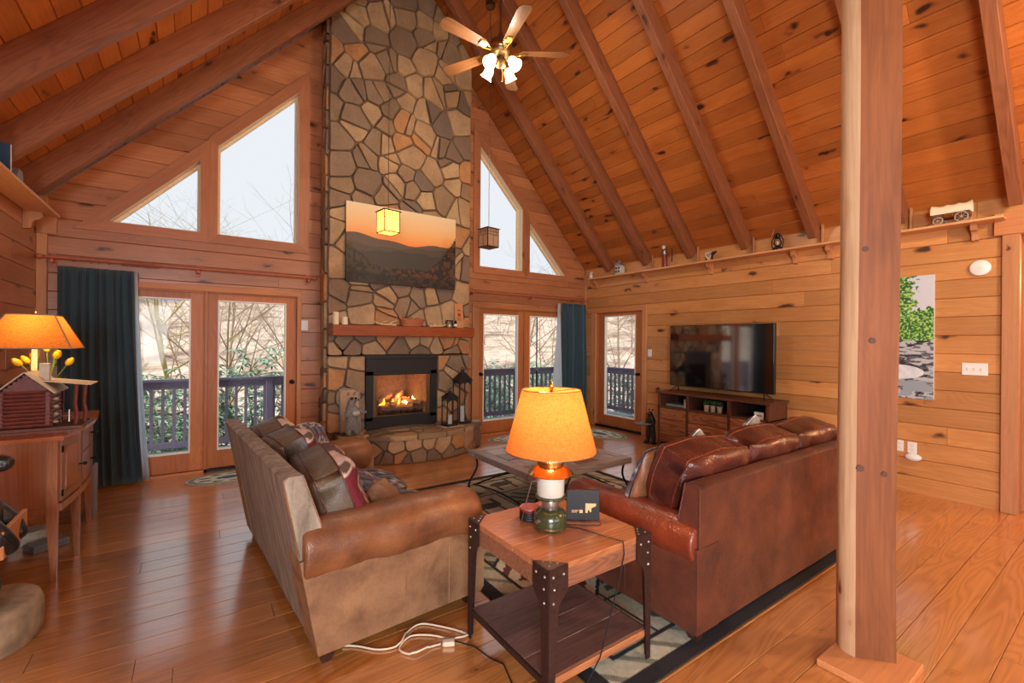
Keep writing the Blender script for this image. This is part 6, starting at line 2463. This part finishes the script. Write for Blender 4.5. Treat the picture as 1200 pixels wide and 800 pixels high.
railing((-3.0, 7.50, 0), (1, 0), 10.45, 'slate painted deck railing beyond the gable doors', (.05, 2.1, 3.9, 6.2, 8.42, 10.4))
railing((7.45, 7.50, 0), (0, -1), 4.6, 'slate painted deck railing beyond the side door', (2.4, 4.5))
for k, x in enumerate((5.25, 5.78)):
    o = empty('hook_pole', (x, 7.36, -.02), label='thin dark pole with hook standing at the deck railing, %s of two' % ('left', 'right')[k], cat='pole', group='poles at the deck railing')
    MB().tube([(0, 0, 0), (0, 0, 2.3), (.03, 0, 2.4), (.1, 0, 2.42), (.14, 0, 2.36)], .013, 8).build('pole', M['black_iron'], o, smooth=True)
    MB().cbox(-.03, -.04, .93, .03, .02, 1.0, .004).build('clamp', M['grey_box'], o)


def hill_h(x, y):
    d = math.hypot(x, y)
    a = math.atan2(x, y)
    ridge = 4.1 + 1.9 * math.sin(min(PI / 2, max(0, (math.degrees(a) - 8) / 50)) ) + .5 * math.sin(a * 7) + .3 * math.sin(a * 17 + 1)
    zt = 1.5 + 130 * math.tan(math.radians(ridge))
    q = min(1, max(0, (d - 20) / 110))
    base = -3.4 + (zt + 3.4) * (q ** 1.15)
    if d < 20:
        base = -1.2 - 2.2 * min(1, max(0, (d - 8) / 9))
    if y < 6.3 and x < 8:
        base = min(base, -1.2)
    return base + (.5 * noise.noise(Vector((x * .07, y * .07, 0))) + .9 * noise.noise(Vector((x * .025, y * .025, 3)))) * min(1, d / 30)


def g_hill(name, stops, scale):
    g = G(name)
    v = g.n('TexCoord').outputs['Object']
    n1 = g.noise(v, scale * .12, 3, .5)
    n2 = g.noise(g.scale(v, (1, 1, .6)), scale * .38, 8, .82)
    n3 = g.vor(g.scale(v, (1, 1, .5)), .5)
    c = g.ramp(g.math('ADD', g.math('MULTIPLY', n1, .35), g.math('MULTIPLY', n2, .65)), stops)
    c = g.mix(g.rng(n3, .0, .35, .5, 0), c, S(146, 132, 122))
    return g.bsdf(c, 1.0, spec=0.0)


hm = g_hill('winter_hillside', [(.38, S(110, 96, 88)), (.46, S(178, 156, 140)), (.54, S(224, 206, 188)), (.63, S(160, 144, 132))], .9)
hill = empty('hillside', label=None)
hill['kind'] = 'structure'
mb = MB()
rs = [4, 8, 12, 16, 20, 26, 34, 44, 56, 70, 86, 104, 122, 134, 150]
na = 72
for r in rs:
    for k in range(na + 1):
        a = math.radians(-60 + 200 * k / na)
        x, y = r * math.sin(a), r * math.cos(a)
        mb.v.append((x, y, hill_h(x, y)))
for i in range(len(rs) - 1):
    for k in range(na):
        p = i * (na + 1) + k
        mb.f.append((p, p + 1, p + na + 2, p + na + 1))
mb.build('ground', hm, hill, smooth='all')
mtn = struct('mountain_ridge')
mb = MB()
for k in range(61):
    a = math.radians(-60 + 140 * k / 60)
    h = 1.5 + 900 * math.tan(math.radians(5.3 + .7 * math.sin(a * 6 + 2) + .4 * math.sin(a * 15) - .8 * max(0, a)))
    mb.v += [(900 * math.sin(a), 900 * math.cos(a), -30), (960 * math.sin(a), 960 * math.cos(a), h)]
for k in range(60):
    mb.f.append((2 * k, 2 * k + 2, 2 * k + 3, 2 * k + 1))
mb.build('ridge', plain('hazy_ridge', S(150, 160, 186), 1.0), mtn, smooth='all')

# bare trees
bark_m = plain('bare_bark', S(150, 128, 104), .8, var=.3, scale=6)
bark_y = plain('lichen_bark', S(188, 172, 112), .8, var=.3, scale=6)


def grow(seed, H, r, lv=4, sides=5, first=.3, spread=.75, nb=(7, 4, 4, 3)):
    rnd = random.Random(seed)
    mb = MB()

    def br(p, d, L, r, lev):
        pts, rs_ = [p], [r]
        q = p.copy()
        dd = d.copy()
        n = 6 if lev == 0 else 4
        for k in range(n):
            dd = (dd + Vector((rnd.uniform(-1, 1), rnd.uniform(-1, 1), rnd.uniform(-.3, .9))) * (.10 if lev == 0 else .17)).normalized()
            q = q + dd * (L / n)
            pts.append(q.copy())
            rs_.append(max(.003, r * (1 - .8 * (k + 1) / n)))
        mb.tube(pts, rs_, sides if lev < 2 else 3, caps=False)
        if lev < lv - 1:
            for b in range(nb[lev]):
                t = rnd.uniform(first if lev == 0 else .2, 1.0)
                i = min(n - 1, int(t * n))
                pp = pts[i].lerp(pts[i + 1], t * n - i)
                a = rnd.uniform(0, 2 * PI)
                side = Vector((math.cos(a), math.sin(a), rnd.uniform(-.1, .7)))
                nd = (dd * (1 - spread) + side * spread).normalized()
                br(pp, nd, L * rnd.uniform(.38, .62), max(.003, rs_[i] * .55), lev + 1)
    br(Vector((0, 0, 0)), Vector((rnd.uniform(-.1, .1), rnd.uniform(-.1, .1), 1)).normalized(), H, r, 0)
    return mb


tm = [grow(3, 9, .16, 4, nb=(10, 5, 4, 3)).mesh('tree_branches', bark_y, 'all'), grow(8, 8, .09, 4, nb=(11, 5, 4, 3), spread=.6).mesh('tree_branches', bark_m, 'all'),
      grow(15, 10, .12, 4, nb=(12, 5, 3, 3), spread=.65).mesh('tree_branches', bark_m, 'all')]


def tree(az, d, k, rot, sc, label, group=None):
    a = math.radians(az)
    x, y = d * math.sin(a), d * math.cos(a)
    o = bpy.data.objects.new('bare_tree', tm[k])
    COL.objects.link(o)
    o.location = (x, y, hill_h(x, y) - .1)
    o.rotation_euler = (0, 0, rot)
    o.scale = (sc, sc, sc)
    tag(o, label, 'tree', group)


tree(-.8, 13.5, 0, .4, .62, 'lichen-yellow bare tree seen through the leftmost glass door', None)
tree(4.2, 12.5, 1, 2.0, .62, 'slim bare tree seen through the second glass door from the left', None)
tree(9.5, 15, 2, 1.0, .62, 'bare tree leaning beyond the door edge beside the chimney', None)
tree(33.5, 14, 1, 3.0, .66, 'slim bare tree beyond the glazed doors right of the fireplace', None)
tree(47.5, 15, 2, .5, .6, 'bare tree seen through the single side door', None)
rnd = random.Random(77)
for k in range(46):
    az = rnd.uniform(-8, 60)
    if 11 < az < 29:
        az = rnd.choice((az - 14, az + 22))
    tree(az, rnd.uniform(26, 105), rnd.choice((1, 2)), rnd.uniform(0, 6), rnd.uniform(.55, .85), 'small leafless tree on the far sunlit hillside', 'bare trees on the hillside')

# rhododendron hedge below the deck
lm = plain('rhododendron_leaf', S(142, 172, 150), .35, var=.35, scale=3)


def bush_mesh(seed, n=2600, R=(1.2, .9, 1.5)):
    rnd = random.Random(seed)
    mb = MB()
    for _ in range(n // 7):
        a, e = rnd.uniform(0, 2 * PI), math.asin(rnd.uniform(-.5, 1))
        k = rnd.uniform(.6, 1.0)
        c = Vector((R[0] * k * math.cos(a) * math.cos(e), R[1] * k * math.sin(a) * math.cos(e), R[2] * k * math.sin(e)))
        for q in range(7):
            b = 2 * PI * q / 7 + rnd.uniform(-.3, .3)
            T = Matrix.Translation(c) @ Matrix.Rotation(rnd.uniform(-.6, .6), 4, 'X') @ Matrix.Rotation(b, 4, 'Z') @ Matrix.Rotation(rnd.uniform(.0, .6), 4, 'Y')
            mb.add([(.01, 0, 0), (.07, -.022, .006), (.15, 0, -.01), (.07, .022, .006)], [(0, 1, 2, 3)], T)
    for _ in range(26):
        a = rnd.uniform(0, 2 * PI)
        t = Vector((R[0] * .8 * math.cos(a), R[1] * .8 * math.sin(a), R[2] * rnd.uniform(.2, .8)))
        mb.tube([(0, 0, -R[2] * .9), t * .5 + Vector((0, 0, -.2)), t], [.02, .012, .006], 4, caps=False)
    return mb.mesh('bush', lm)


bm = [bush_mesh(1), bush_mesh(2)]
k = 0
for x, y, z, s in ((-1.5, 8.9, .0, 1), (-.3, 8.8, -.35, 1), (.9, 8.9, -.15, 1.05), (2.0, 9.0, -.2, 1), (3.1, 9.2, -.4, 1), (4.3, 9.1, -.45, 1), (5.5, 9.1, -.35, 1), (6.7, 9.2, -.3, 1), (8.0, 9.4, -.5, 1.1),
                   (9.0, 8.2, -.5, 1), (9.1, 7.0, -.6, 1), (9.1, 5.8, -.6, 1), (-.9, 10.6, -1.2, 1.1), (.5, 10.8, -1.2, 1.1), (5.2, 11, -1.2, 1.1), (6.8, 11, -1.2, 1.1)):
    o = bpy.data.objects.new('rhododendron', bm[k % 2])
    COL.objects.link(o)
    o.location = (x, y, z)
    o.rotation_euler = (0, 0, k * 1.7)
    o.scale = (s, s, s)
    tag(o, 'glossy-leaved rhododendron bush just beyond the deck railing', 'shrub', 'rhododendrons beyond the deck railing')
    k += 1
